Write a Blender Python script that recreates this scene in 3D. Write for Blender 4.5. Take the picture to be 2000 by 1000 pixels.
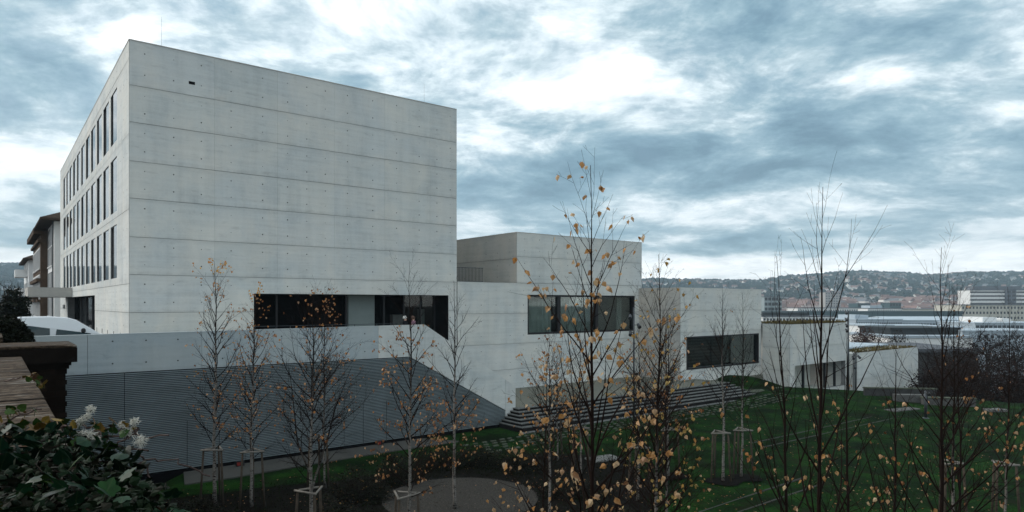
import bpy, math, random
from mathutils import Vector, noise
for o in list(bpy.data.objects): bpy.data.objects.remove(o)
S = bpy.context.scene
COL = S.collection
R = math.radians
rnd = random.Random(7)
EZ = 7.22                                   # eye height above the garden lawn
HAZE = 0.00021

# ------------------------------------------------------------------ camera
cd = bpy.data.cameras.new('camera'); cam = bpy.data.objects.new('camera', cd); COL.objects.link(cam)
cam.location = (0, 0, EZ); cam.rotation_euler = (R(90), 0, 0)
cd.sensor_width = 36; cd.lens = 36*1300/2000; cd.shift_y = 93/2000
cd.clip_start = 0.05; cd.clip_end = 20000
S.camera = cam
# ------------------------------------------------------------------ sky and sun
SUN_EL, SUN_AZ = 30, 284                    # azimuth clockwise from +Y
sun_d = bpy.data.lights.new('sun', 'SUN'); sun_d.energy = 1.5; sun_d.angle = R(25); sun_d.color = (1, .95, .88)
sun = bpy.data.objects.new('sun', sun_d); COL.objects.link(sun)
_s = Vector((math.sin(R(SUN_AZ))*math.cos(R(SUN_EL)), math.cos(R(SUN_AZ))*math.cos(R(SUN_EL)), math.sin(R(SUN_EL))))
sun.rotation_euler = _s.to_track_quat('Z', 'Y').to_euler(); sun.location = (0, 0, 60)

W = bpy.data.worlds.new('World'); S.world = W; W.use_nodes = True
nt = W.node_tree; nt.nodes.clear()
def N(t, tree=None, **kw):
    n = (tree or nt).nodes.new(t)
    for k, v in kw.items(): setattr(n, k, v)
    return n
def math_(tree, op, a, b=None, clamp=False):
    n = N('ShaderNodeMath', tree, operation=op, use_clamp=clamp)
    for i, v in enumerate((a, b)):
        if v is None: continue
        if isinstance(v, (int, float)): n.inputs[i].default_value = v
        else: tree.links.new(v, n.inputs[i])
    return n.outputs[0]
def ramp(tree, fac, stops, interp='LINEAR'):
    n = N('ShaderNodeValToRGB', tree); n.color_ramp.interpolation = interp
    e = n.color_ramp.elements
    while len(e) > 1: e.remove(e[-1])
    for i, (p, c) in enumerate(stops):
        el = e[0] if i == 0 else e.new(p)
        el.position = p; el.color = (c[0], c[1], c[2], 1) if isinstance(c, (tuple, list)) else (c, c, c, 1)
    tree.links.new(fac, n.inputs[0]); return n.outputs[0]
def mixc(tree, fac, a, b, blend='MIX'):
    n = N('ShaderNodeMix', tree, data_type='RGBA', blend_type=blend)
    for k, v in ((0, fac), (6, a), (7, b)):
        if isinstance(v, (int, float)): n.inputs[k].default_value = v
        elif isinstance(v, (tuple, list)): n.inputs[k].default_value = (v[0], v[1], v[2], 1)
        else: tree.links.new(v, n.inputs[k])
    return n.outputs[2]
def noise_(tree, vec, scale, detail=5, rough=.55, dist=0.0, lac=2.0):
    n = N('ShaderNodeTexNoise', tree)
    n.inputs['Scale'].default_value = scale; n.inputs['Detail'].default_value = detail
    n.inputs['Roughness'].default_value = rough; n.inputs['Distortion'].default_value = dist
    n.inputs['Lacunarity'].default_value = lac
    if vec is not None: tree.links.new(vec, n.inputs['Vector'])
    return n.outputs[0]
def mapping(tree, vec, loc=(0,0,0), rot=(0,0,0), scale=(1,1,1)):
    m = N('ShaderNodeMapping', tree); m.inputs[1].default_value = loc; m.inputs[2].default_value = rot; m.inputs[3].default_value = scale
    tree.links.new(vec, m.inputs[0]); return m.outputs[0]
L = nt.links.new
tc = N('ShaderNodeTexCoord'); sep = N('ShaderNodeSeparateXYZ'); L(tc.outputs['Generated'], sep.inputs[0])
z = math_(nt, 'MAXIMUM', sep.outputs[2], 0.0)
zz = math_(nt, 'ADD', z, 0.20)
px = math_(nt, 'DIVIDE', sep.outputs[0], zz); py = math_(nt, 'DIVIDE', sep.outputs[1], zz)
cb = N('ShaderNodeCombineXYZ'); L(px, cb.inputs[0]); L(py, cb.inputs[1])
pv = cb.outputs[0]
warp = N('ShaderNodeVectorMath', operation='MULTIPLY_ADD')
wn_ = N('ShaderNodeTexNoise'); wn_.inputs['Scale'].default_value = 1.3; wn_.inputs['Detail'].default_value = 2; L(pv, wn_.inputs['Vector'])
L(wn_.outputs['Color'], warp.inputs[0]); warp.inputs[1].default_value = (.35, .35, 0); L(pv, warp.inputs[2]); pw = warp.outputs[0]
big = noise_(nt, mapping(nt, pw, loc=(30.1, 2.7, 0), rot=(0, 0, R(12))), .8, 2, .5)
med = noise_(nt, mapping(nt, pw, loc=(17.7, 8.8, 3.1), rot=(0, 0, R(-8)), scale=(.95, 1.1, 1)), 2.3, 12, .63)
fine = noise_(nt, mapping(nt, pw, loc=(1.3, 8.2, .4)), 7.0, 10, .62)
cl = math_(nt, 'ADD', math_(nt, 'MULTIPLY', big, .34), math_(nt, 'ADD', math_(nt, 'MULTIPLY', med, .50), math_(nt, 'MULTIPLY', fine, .16)))
# the cloud deck thins out into a bright band just over the horizon, and glows round the hidden sun
sd = N('ShaderNodeVectorMath', operation='DOT_PRODUCT'); L(tc.outputs['Generated'], sd.inputs[0]); sd.inputs[1].default_value = tuple(_s)
glow = math_(nt, 'MULTIPLY', ramp(nt, sd.outputs['Value'], [(.0, .25), (.45, .45), (1, 1)]), .085)
cl = math_(nt, 'MULTIPLY_ADD', cl, 1.45); cl.node.inputs[2].default_value = -.224
cl2 = math_(nt, 'ADD', math_(nt, 'ADD', cl, glow), ramp(nt, z, [(0, .24), (.058, .22), (.076, .04), (.094, -.12), (.135, -.10), (.20, .0), (.35, .02), (.6, .05), (1, .06)]))
ccol = ramp(nt, cl2, [(.37, (.075, .15, .205)), (.44, (.15, .255, .32)), (.50, (.255, .37, .43)), (.545, (.40, .50, .545)), (.58, (.58, .665, .70)), (.63, (.80, .85, .87)), (.72, (1.0, 1.02, 1.02)), (.85, (1.2, 1.2, 1.19))])
sky = N('ShaderNodeTexSky', sky_type='NISHITA', sun_disc=False, sun_elevation=R(SUN_EL), sun_rotation=R(SUN_AZ))
sky.air_density = 1.0; sky.dust_density = 2.0
ccol10 = mixc(nt, 1.0, ccol, (10, 10, 10), 'MULTIPLY')
cover = math_(nt, 'MULTIPLY', ramp(nt, fine, [(.35, .80), (.6, .97)]), 1.0)
allc = mixc(nt, cover, sky.outputs[0], ccol10)
allc = mixc(nt, math_(nt, 'LESS_THAN', sep.outputs[2], -.004), allc, (.9, .95, .95))   # ground far below the horizon
bg = N('ShaderNodeBackground'); bg.inputs[1].default_value = 0.1; L(allc, bg.inputs[0])
wo = N('ShaderNodeOutputWorld'); L(bg.outputs[0], wo.inputs[0])
S.view_settings.view_transform = 'Standard'; S.view_settings.look = 'None'
S.view_settings.exposure = 0.68; S.view_settings.gamma = 1; S.view_settings.use_curve_mapping = False
S.cycles.max_bounces = 6; S.cycles.diffuse_bounces = 3; S.cycles.glossy_bounces = 3; S.cycles.transparent_max_bounces = 12
S.cycles.volume_bounces = 0; S.cycles.use_denoising = True
# ------------------------------------------------------------------ frames of reference
P0 = Vector((-19.15, 33.33, 0)); U = Vector((.788, .6157, 0)).normalized(); V = Vector((-U.y, U.x, 0))
def A(a, b, h=0.0):                          # building frame: a along the long front, b into the hill, h above the eye
    p = P0 + U*a + V*b; return Vector((p.x, p.y, EZ + h))
def G(px_, py_, D=EZ):                        # a point of the ground D below the eye
    Y = D*1300/(py_-593); return Vector(((px_-1000)/1300*Y, Y, EZ-D))
def X_at(px_, Y): return (px_-1000)/1300*Y
YAW = math.atan2(U.y, U.x)
# ------------------------------------------------------------------ mesh helpers
class MB:
    def __init__(s): s.v = []; s.f = []; s.c = []; s.m = []
    def quad(s, a, b, c, d, m=0):
        i = len(s.v); s.v += [tuple(a), tuple(b), tuple(c), tuple(d)]; s.f.append((i, i+1, i+2, i+3)); s.m.append(m)
    def poly(s, pts, m=0):
        i = len(s.v); s.v += [tuple(p) for p in pts]; s.f.append(tuple(range(i, i+len(pts)))); s.m.append(m)
    def hexa(s, p, m=0):                     # 8 points: bottom 0-3 ccw, top 4-7
        i = len(s.v); s.v += [tuple(q) for q in p]
        for f in ((3,2,1,0),(4,5,6,7),(0,1,5,4),(1,2,6,5),(2,3,7,6),(3,0,4,7)): s.f.append(tuple(i+k for k in f)); s.m.append(m)
    def box(s, x0, x1, y0, y1, z0, z1, m=0):
        s.hexa([(x0,y0,z0),(x1,y0,z0),(x1,y1,z0),(x0,y1,z0),(x0,y0,z1),(x1,y0,z1),(x1,y1,z1),(x0,y1,z1)], m)
    def abox(s, a0, a1, b0, b1, h0, h1, m=0):
        s.hexa([A(a0,b0,h0),A(a1,b0,h0),A(a1,b1,h0),A(a0,b1,h0),A(a0,b0,h1),A(a1,b0,h1),A(a1,b1,h1),A(a0,b1,h1)], m)
    def prism(s, pts, off, m=0):             # polygon pts extruded by off
        n = len(pts); i = len(s.v); off = Vector(off)
        s.v += [tuple(p) for p in pts] + [tuple(Vector(p)+off) for p in pts]
        s.f.append(tuple(i+k for k in range(n))[::-1]); s.m.append(m)
        s.f.append(tuple(i+n+k for k in range(n))); s.m.append(m)
        for k in range(n): s.f.append((i+k, i+(k+1)%n, i+n+(k+1)%n, i+n+k)); s.m.append(m)
    def tube(s, pts, rad, sides=5, cap=True, col=None):
        i0 = len(s.v); n = len(pts)
        for k in range(n):
            p = Vector(pts[k]); d = (Vector(pts[min(k+1, n-1)])-Vector(pts[max(k-1, 0)]))
            if d.length < 1e-9: d = Vector((0,0,1))
            d.normalize()
            ref = Vector((1,0,0)) if abs(d.x) < .8 else Vector((0,1,0))
            e1 = d.cross(ref).normalized(); e2 = d.cross(e1)
            for q in range(sides):
                t = 2*math.pi*q/sides
                s.v.append(tuple(p + (e1*math.cos(t)+e2*math.sin(t))*rad[k]))
                if col is not None: s.c.append(col(rad[k], k/(n-1)))
        for k in range(n-1):
            for q in range(sides):
                a = i0+k*sides+q; b = i0+k*sides+(q+1)%sides
                s.f.append((a, b, b+sides, a+sides)); s.m.append(0)
        if cap:
            s.f.append(tuple(i0+q for q in range(sides))[::-1]); s.m.append(0)
            s.f.append(tuple(i0+(n-1)*sides+q for q in range(sides))); s.m.append(0)
    def lathe(s, prof, centre=(0,0,0), sides=12, m=0):
        i0 = len(s.v); cx, cy, cz = centre
        for r, h in prof:
            for q in range(sides):
                t = 2*math.pi*q/sides; s.v.append((cx+r*math.cos(t), cy+r*math.sin(t), cz+h))
        for k in range(len(prof)-1):
            for q in range(sides):
                a = i0+k*sides+q; b = i0+k*sides+(q+1)%sides
                s.f.append((a, b, b+sides, a+sides)); s.m.append(m)
        s.f.append(tuple(i0+q for q in range(sides))[::-1]); s.m.append(m)
        s.f.append(tuple(i0+(len(prof)-1)*sides+q for q in range(sides))); s.m.append(m)
    def build(s, name, mat, parent=None, smooth=False, origin=None):
        me = bpy.data.meshes.new(name)
        off = wloc(parent)
        o_ = Vector(origin) if origin is not None else off
        me.from_pydata([(x-o_.x, y-o_.y, z_-o_.z) for x, y, z_ in s.v], [], s.f)
        mats = mat if isinstance(mat, (list, tuple)) else [mat]
        for mm in mats: me.materials.append(mm)
        if len(mats) > 1: me.polygons.foreach_set('material_index', s.m)
        if s.c:
            at = me.color_attributes.new('tint', 'FLOAT_COLOR', 'POINT')
            flat = []
            for c in s.c: flat += [c[0], c[1], c[2], 1]
            at.data.foreach_set('color', flat)
        if smooth: me.polygons.foreach_set('use_smooth', [True]*len(me.polygons))
        me.validate(); me.update()
        o = bpy.data.objects.new(name, me); COL.objects.link(o)
        o.location = o_-off
        if parent: o.parent = parent
        return o
def wloc(o):
    p = Vector((0,0,0))
    while o: p = p+o.location; o = o.parent
    return p
def tag(o, label=None, cat=None, group=None, kind=None):
    if label: o['label'] = label
    if cat: o['category'] = cat
    if group: o['group'] = group
    if kind: o['kind'] = kind
    return o
def thing(name, label, cat, loc=(0,0,0), group=None, rz=0):
    o = bpy.data.objects.new(name, None); COL.objects.link(o); o.location = loc; o.rotation_euler = (0,0,rz)
    o.empty_display_size = .2
    return tag(o, label, cat, group)
def inst(name, me, loc, parent=None, rot=(0,0,0), sc=(1,1,1)):
    o = bpy.data.objects.new(name, me); COL.objects.link(o); o.location = loc; o.rotation_euler = rot; o.scale = sc
    if parent: o.parent = parent
    return o
def copy_tree(o, parent=None):
    c = o.copy(); COL.objects.link(c); c.parent = parent
    for ch in list(o.children): copy_tree(ch, c)
    return c
# ------------------------------------------------------------------ materials
def new_mat(name):
    m = bpy.data.materials.new(name); m.use_nodes = True; t = m.node_tree
    b = t.nodes['Principled BSDF']; return m, t, b
def simple(name, col, rough=.7, metal=0, spec=None, var=0.0, vscale=3.0, bump=0.0, bscale=30.0, objvar=0.0):
    m, t, b = new_mat(name)
    b.inputs['Roughness'].default_value = rough; b.inputs['Metallic'].default_value = metal
    b.inputs['Specular IOR Level'].default_value = spec if spec is not None else (.06 if rough >= .75 else .3)
    g = N('ShaderNodeNewGeometry', t)
    c = None
    if var > 0:
        nn = noise_(t, g.outputs['Position'], vscale, 6, .6)
        c = mixc(t, nn, tuple(x*(1-var) for x in col), tuple(min(1, x*(1+var)) for x in col))
        c = mixc(t, 1.0, c, ramp(t, nn, [(.3, 1-var*.5), (.7, 1+var*.5)]), 'MULTIPLY')
    if objvar > 0:
        oi = N('ShaderNodeObjectInfo', t)
        f = ramp(t, oi.outputs['Random'], [(0, 1-objvar), (1, 1+objvar)])
        c = mixc(t, 1.0, c if c is not None else col, f, 'MULTIPLY')
    if c is None: b.inputs['Base Color'].default_value = (*col, 1)
    else: t.links.new(c, b.inputs['Base Color'])
    if bump > 0:
        bp = N('ShaderNodeBump', t); bp.inputs['Strength'].default_value = bump; bp.inputs['Distance'].default_value = .02
        t.links.new(noise_(t, g.outputs['Position'], bscale, 6, .65), bp.inputs['Height']); t.links.new(bp.outputs[0], b.inputs['Normal'])
    return m
def concrete(name, col, streak=.10, warm=0.0, objvar=.035):
    m, t, b = new_mat(name)
    g = N('ShaderNodeNewGeometry', t); pos = g.outputs['Position']
    rot = mapping(t, pos, rot=(0, 0, -YAW))
    n1 = noise_(t, rot, .42, 6, .6, .6)                                   # broad blotches of the pour
    n2 = noise_(t, mapping(t, rot, scale=(1.5, 1.5, .13)), 1.1, 6, .62)   # runs down the face
    n3 = noise_(t, mapping(t, rot, scale=(.18, .18, 3.6)), 1.6, 5, .62)   # board marks
    n4 = noise_(t, rot, 9, 7, .7)                                         # fine grain
    n5 = noise_(t, mapping(t, rot, scale=(.55, .55, 2.2)), 2.3, 4, .5, .4) # flat dark smears
    f = math_(t, 'ADD', math_(t, 'MULTIPLY', n1, .36), math_(t, 'ADD', math_(t, 'MULTIPLY', n2, .26), math_(t, 'ADD', math_(t, 'MULTIPLY', n3, .26), math_(t, 'MULTIPLY', n4, .14))))
    c = ramp(t, f, [(.30, 1-streak*2.1), (.5, 1), (.70, 1+streak*1.3)])
    sm = ramp(t, n5, [(.60, 1), (.70, .90), (.80, .84)])
    base = mixc(t, ramp(t, n1, [(.35, 0), (.65, 1)]), tuple(x*q for x, q in zip(col, (.97, 1.0, 1.02))), tuple(x*q for x, q in zip(col, (1.03, 1.0, .965))))
    oi = N('ShaderNodeObjectInfo', t)
    ov = ramp(t, oi.outputs['Random'], [(0, (1-objvar, 1-objvar, 1-objvar)), (.4, (1, 1.0, 1.01)), (.7, (1.015, 1, .985)), (1, (1+objvar, 1+objvar, 1+objvar))])
    tcg = N('ShaderNodeTexCoord', t); sz = N('ShaderNodeSeparateXYZ', t); t.links.new(tcg.outputs['Generated'], sz.inputs[0])
    edge = math_(t, 'ADD', sz.outputs[2], math_(t, 'MULTIPLY', math_(t, 'SUBTRACT', n2, .5), .30))
    stain = ramp(t, edge, [(0, .90), (.05, .965), (.12, 1), (.84, 1), (.95, .955), (1, .87)])
    c = mixc(t, 1.0, c, stain, 'MULTIPLY')
    c = mixc(t, 1.0, mixc(t, 1.0, mixc(t, 1.0, base, c, 'MULTIPLY'), sm, 'MULTIPLY'), ov, 'MULTIPLY')
    t.links.new(c, b.inputs['Base Color']); b.inputs['Roughness'].default_value = .82; b.inputs['Specular IOR Level'].default_value = .15
    bp = N('ShaderNodeBump', t); bp.inputs['Strength'].default_value = .25; bp.inputs['Distance'].default_value = .01
    t.links.new(math_(t, 'ADD', n3, n4), bp.inputs['Height']); t.links.new(bp.outputs[0], b.inputs['Normal'])
    return m
def glassy(name, tint=(.01,.012,.014), rough=.03):
    m, t, b = new_mat(name); b.inputs['Base Color'].default_value = (*tint, 1); b.inputs['Roughness'].default_value = rough
    b.inputs['IOR'].default_value = 1.5; return m
def clear_glass(name, dark=.84):
    m = bpy.data.materials.new(name); m.use_nodes = True; t = m.node_tree; t.nodes.clear()
    fr = N('ShaderNodeFresnel', t); fr.inputs[0].default_value = 1.45
    tr = N('ShaderNodeBsdfTransparent', t); tr.inputs[0].default_value = (dark*.93, dark, dark*.98, 1)
    gl = N('ShaderNodeBsdfGlossy', t); gl.inputs['Roughness'].default_value = .02
    mx = N('ShaderNodeMixShader', t); out = N('ShaderNodeOutputMaterial', t)
    t.links.new(math_(t, 'MULTIPLY', fr.outputs[0], .55), mx.inputs[0]); t.links.new(tr.outputs[0], mx.inputs[1]); t.links.new(gl.outputs[0], mx.inputs[2]); t.links.new(mx.outputs[0], out.inputs[0])
    return m
def tinted(name, base, rough=.6, trans=0.0, spec=.1):     # colour times the mesh's own 'tint' (bark or leaf colour, not shade)
    m, t, b = new_mat(name)
    at = N('ShaderNodeVertexColor', t, layer_name='tint')
    c = mixc(t, 1.0, at.outputs[0], base, 'MULTIPLY'); t.links.new(c, b.inputs['Base Color'])
    b.inputs['Roughness'].default_value = rough; b.inputs['Specular IOR Level'].default_value = spec
    if trans > 0:
        tl = N('ShaderNodeBsdfTranslucent', t); t.links.new(c, tl.inputs[0])
        mx = N('ShaderNodeMixShader', t); mx.inputs[0].default_value = trans
        t.links.new(b.outputs[0], mx.inputs[1]); t.links.new(tl.outputs[0], mx.inputs[2])
        t.links.new(mx.outputs[0], t.nodes['Material Output'].inputs[0])
    return m
def leafmat(name, stops, rough=.5, trans=.35):             # one colour per leaf object
    m, t, b = new_mat(name)
    oi = N('ShaderNodeObjectInfo', t); g = N('ShaderNodeTexCoord', t)
    c = ramp(t, oi.outputs['Random'], stops)
    c = mixc(t, 1.0, c, ramp(t, noise_(t, g.outputs['Object'], 40, 4, .6), [(.35, .72), (.6, 1.08)]), 'MULTIPLY')
    t.links.new(c, b.inputs['Base Color']); b.inputs['Roughness'].default_value = rough
    tl = N('ShaderNodeBsdfTranslucent', t); t.links.new(c, tl.inputs[0])
    mx = N('ShaderNodeMixShader', t); mx.inputs[0].default_value = trans
    t.links.new(b.outputs[0], mx.inputs[1]); t.links.new(tl.outputs[0], mx.inputs[2])
    t.links.new(mx.outputs[0], t.nodes['Material Output'].inputs[0])
    return m
M = {}
M['conc'] = concrete('fair_faced_concrete', (.565, .58, .565), .15)
M['conc_side'] = concrete('fair_faced_concrete_side_shade', (.46, .445, .415), .14)  # darker, warmer copy of the front concrete: return-wall shade put into the colour
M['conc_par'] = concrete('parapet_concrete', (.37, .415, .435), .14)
M['conc_seam'] = simple('concrete_seam', (.21, .215, .215), .9, var=.2)
M['conc_plaza'] = concrete('plaza_concrete', (.16, .163, .138), .14)
M['tie'] = simple('tie_hole', (.075, .08, .08), .9)
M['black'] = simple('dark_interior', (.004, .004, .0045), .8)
M['frame'] = simple('black_window_frame', (.012, .012, .014), .4)
M['glass'] = glassy('reflective_glass'); M['reveal'] = simple('shaded_jamb_grey', (.055, .06, .066), .5)
M['glass_bright'] = glassy('facade_glass', (.04, .045, .05), .05); M['glass_bright'].node_tree.nodes['Principled BSDF'].inputs['IOR'].default_value = 3.4
M['clear'] = clear_glass('clear_glass')
M['slat'] = simple('grey_metal_slat', (.215, .255, .27), .5, .4, var=.16, vscale=.9, objvar=.05)
M['slatback'] = simple('dark_wall_behind_slats', (.004, .004, .005), .9)
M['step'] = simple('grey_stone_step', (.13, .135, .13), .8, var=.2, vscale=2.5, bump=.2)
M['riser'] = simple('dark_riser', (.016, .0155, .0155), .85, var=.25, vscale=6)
M['pave'] = simple('paver_stone', (.085, .095, .072), .85, var=.2, vscale=3, objvar=.15)
M['path'] = concrete('path_concrete', (.07, .07, .065), .25)
M['asphalt'] = simple('asphalt', (.05, .05, .052), .9, var=.2, vscale=2, bump=.3, bscale=60)
M['metal'] = simple('galvanised_metal', (.07, .078, .085), .45, .7, var=.1)
M['darkmetal'] = simple('dark_painted_metal', (.035, .038, .042), .5)
M['white'] = simple('white_render', (.70, .70, .69), .8, var=.06, vscale=.8)
M['white2'] = simple('white_roof_sheet', (.36, .42, .47), .6, var=.1, vscale=.2, objvar=.08)
M['cream'] = simple('pale_stone_facing', (.50, .48, .42), .8, var=.08, vscale=.2)
M['sandst'] = simple('brown_sandstone', (.075, .05, .034), .9, var=.25, vscale=1.5, bump=.4, bscale=8)
M['rooftile'] = simple('brown_roof_tile', (.05, .036, .028), .85, var=.25, vscale=3)
M['redroof'] = simple('red_roof_tile', (.175, .11, .095), .9, var=.15, vscale=.1, objvar=.3)
M['greyroof'] = simple('grey_roof', (.13, .14, .155), .8, var=.12, vscale=.3, objvar=.25)
M['housewall'] = simple('house_wall', (.70, .68, .64), .85, objvar=.22)
M['winfar'] = glassy('far_window_glass', (.03, .035, .042), .15)
# ------------------------------------------------------------------ haze, ground and hills
def smooth(t): t = max(0, min(1, t)); return t*t*(3-2*t)
RIDGE = [(-2500, 470), (-400, 500), (0, 520), (300, 530), (900, 548), (1240, 551), (1400, 553), (1470, 554), (1560, 544), (1680, 535), (1750, 539), (1830, 544), (1900, 539), (2000, 538), (2600, 530), (4500, 520)]
def ridge_el(pxl):
    for (x0, y0), (x1, y1) in zip(RIDGE, RIDGE[1:]):
        if pxl <= x1: return (593-(y0+(y1-y0)*smooth((pxl-x0)/(x1-x0))))/1300
    return (593-520)/1300
FLOOR = EZ-27
def land(x, y):
    pxl = 1000+1300*x/max(y, 30); pxl = max(-2400, min(4400, pxl))
    yr = 2300
    zr = EZ + ridge_el(pxl)*yr
    if y < 55: zb = -1.6
    else: zb = -1.6 + (FLOOR+1.6)*smooth((y-55)/130)
    left = smooth((-x/max(y, 1)-.25)/.2)*smooth((y-78)/30)
    zl = 3.0*left if y < 400 else 3.0*left*(1-smooth((y-400)/300))
    zb = zb*(1-left)+(zl+0.0)*left if y < 700 else zb*(1-left)+FLOOR*.3*left
    t = (y-850)/(yr-850)
    if t <= 0: zz_ = zb
    elif t < 1: zz_ = zb + (zr-zb)*(smooth(t)*.55+t*.45)
    else: zz_ = zr - (y-yr)*.05
    if y > 700: zz_ += 7*noise.noise(Vector((x/260, y/260, 1)))*min(1, (y-700)/400)*(1 if t < .9 else .4)
    return zz_
def build_land():
    ys = [-2500, -1200, -600, -250, -100, -60, -20, 10, 40, 55, 65, 75, 90, 105, 120, 140, 165, 190, 230, 280, 340, 420, 520, 640, 760] + [850+58*i for i in range(27)] + [2500, 2900, 3500]
    rs = [-1.9+.05*i for i in range(77)]
    b = MB(); nx = len(rs)
    for y in ys:
        for r in rs:
            x = r*max(y, 150); b.v.append((x, y, land(x, y)))
    for j in range(len(ys)-1):
        for i in range(nx-1):
            k = j*nx+i; b.f.append((k, k+1, k+nx+1, k+nx)); b.m.append(0)
    m, t, bs = new_mat('valley_ground')
    g = N('ShaderNodeNewGeometry', t)
    n1 = noise_(t, g.outputs['Position'], .012, 8, .65)
    c = ramp(t, n1, [(.35, (.012, .017, .015)), (.5, (.024, .026, .022)), (.62, (.05, .046, .04))])
    t.links.new(c, bs.inputs['Base Color']); bs.inputs['Roughness'].default_value = .95; bs.inputs['Specular IOR Level'].default_value = .05
    tag(b.build('terrain', m, smooth=True), kind='structure')
build_land()
# lawn
def lawn_z(x, y):
    q = Vector((x, y, 0))-P0; a = q.dot(U); b = q.dot(V)
    z_ = .035*noise.noise(Vector((x*.35, y*.35, 0)))
    if a < 42 and b > -14: z_ *= .2
    # bank beside the steps in front of the third block
    z_ += .75*smooth((a-40.5)/3.5)*smooth((b+8.4)/3.2)*(1-smooth((a-49)/4))
    z_ += .30*smooth((a-36)/8)*smooth((b+24)/10)*(1-smooth((a-52)/10))
    e = (x-23.5)*.47+(y-55.2)*.88            # past the far edge the bank falls away to the valley
    if e > 0: z_ -= .10*e*e*.6+.12*e
    return z_
def build_lawn():
    b = MB(); st = .6; nx, ny = 130, 104
    idx = {}
    for j in range(ny):
        for i in range(nx):
            x = -14+i*st; y = 1+j*st
            q = Vector((x, y, 0))-P0; a = q.dot(U); bb = q.dot(V)
            e = (x-23.5)*.47+(y-55.2)*.88
            if a < -5.3 or e > 5.5 or (bb > -6.2 and a < 39.5): continue
            idx[i, j] = len(b.v); b.v.append((x, y, lawn_z(x, y)))
    for (i, j) in list(idx):
        if (i+1, j) in idx and (i, j+1) in idx and (i+1, j+1) in idx:
            b.f.append((idx[i,j], idx[i+1,j], idx[i+1,j+1], idx[i,j+1])); b.m.append(0)
    m, t, bs = new_mat('lawn_turf')
    g = N('ShaderNodeNewGeometry', t); p = g.outputs['Position']
    n1 = noise_(t, p, .55, 6, .65); n2 = noise_(t, p, 9, 6, .7)
    c = ramp(t, math_(t, 'ADD', math_(t, 'MULTIPLY', n1, .6), math_(t, 'MULTIPLY', n2, .4)), [(.38, (.002, .0055, .0015)), (.48, (.004, .015, .0025)), (.56, (.0095, .037, .0045)), (.66, (.018, .050, .007))])
    c = mixc(t, ramp(t, noise_(t, p, .9, 5, .6), [(.52, 0), (.66, .75)]), c, (.011, .011, .005))
    t.links.new(c, bs.inputs['Base Color']); bs.inputs['Roughness'].default_value = .9; bs.inputs['Specular IOR Level'].default_value = .04
    bp = N('ShaderNodeBump', t); bp.inputs['Strength'].default_value = .7; bp.inputs['Distance'].default_value = .05
    t.links.new(noise_(t, p, 24, 6, .7), bp.inputs['Height']); t.links.new(bp.outputs[0], bs.inputs['Normal'])
    return tag(b.build('lawn', m, smooth=True), kind='structure')
LAWN = build_lawn()
def ab(x, y):
    q = Vector((x, y, 0))-P0; return q.dot(U), q.dot(V)
# grass blades and fallen leaves
def build_grass():
    b = MB()
    for k in range(52000):
        y = 17+36*rnd.random()**1.3; x = rnd.uniform(-.62, .8)*y
        a, bb = ab(x, y)
        if a < -4.5 or bb > -9.5 and a < 42 or bb > -5: continue
        if (x+1.9)**2+(y-24.6)**2 < 8.0: continue
        e = (x-23.5)*.47+(y-55.2)*.88
        if e > 0: continue
        if bb > -9.1 and a < 17: continue
        z_ = lawn_z(x, y); s_ = rnd.uniform(.03, .075); w = rnd.uniform(.006, .013); t = rnd.uniform(0, 6.28); lx, ly = rnd.gauss(0, .03), rnd.gauss(0, .03)
        i = len(b.v); c, s2 = math.cos(t)*w, math.sin(t)*w
        b.v += [(x-c, y-s2, z_-.01), (x+c, y+s2, z_-.01), (x+lx, y+ly, z_+s_)]; b.f.append((i, i+1, i+2)); b.m.append(0)
        q = rnd.uniform(.6, 1.5); col = (.75*q, 1.0*q, .5*q) if rnd.random() < .88 else (1.9*q, 1.15*q, .6*q)
        b.c += [col]*3
    tag(b.build('grass', tinted('grass_blade', (.010, .038, .006), .8, spec=.1)), 'short dark green grass of the lawn', 'grass', kind='stuff')
build_grass()
def leaf_shape(b, p, d, n, ln, w, col, bend=.25):          # a small bent heart-shaped leaf blade
    d = d.normalized(); s_ = d.cross(n)
    if s_.length < 1e-4: s_ = Vector((1,0,0))
    s_.normalize(); n = s_.cross(d)
    i = len(b.v)
    b.v += [tuple(p), tuple(p+d*ln*.18+s_*w*.42-n*bend*w*.3), tuple(p+d*ln*.42+s_*w*.5-n*bend*w*.2), tuple(p+d*ln), tuple(p+d*ln*.42-s_*w*.5-n*bend*w*.2), tuple(p+d*ln*.18-s_*w*.42-n*bend*w*.3), tuple(p+d*ln*.4+n*bend*w*.35)]
    for f in ((0,1,6),(1,2,6),(2,3,6),(3,4,6),(4,5,6),(5,0,6)): b.f.append(tuple(i+k for k in f)); b.m.append(0)
    b.c += [col]*7
LEAFCOL = [(1, .60, .28), (.85, .46, .20), (1.05, .74, .48), (.62, .32, .16), (1.2, .92, .68), (.42, .22, .12)]
M['leaf'] = tinted('autumn_leaf', (.56, .46, .37), .55, .35)
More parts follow.
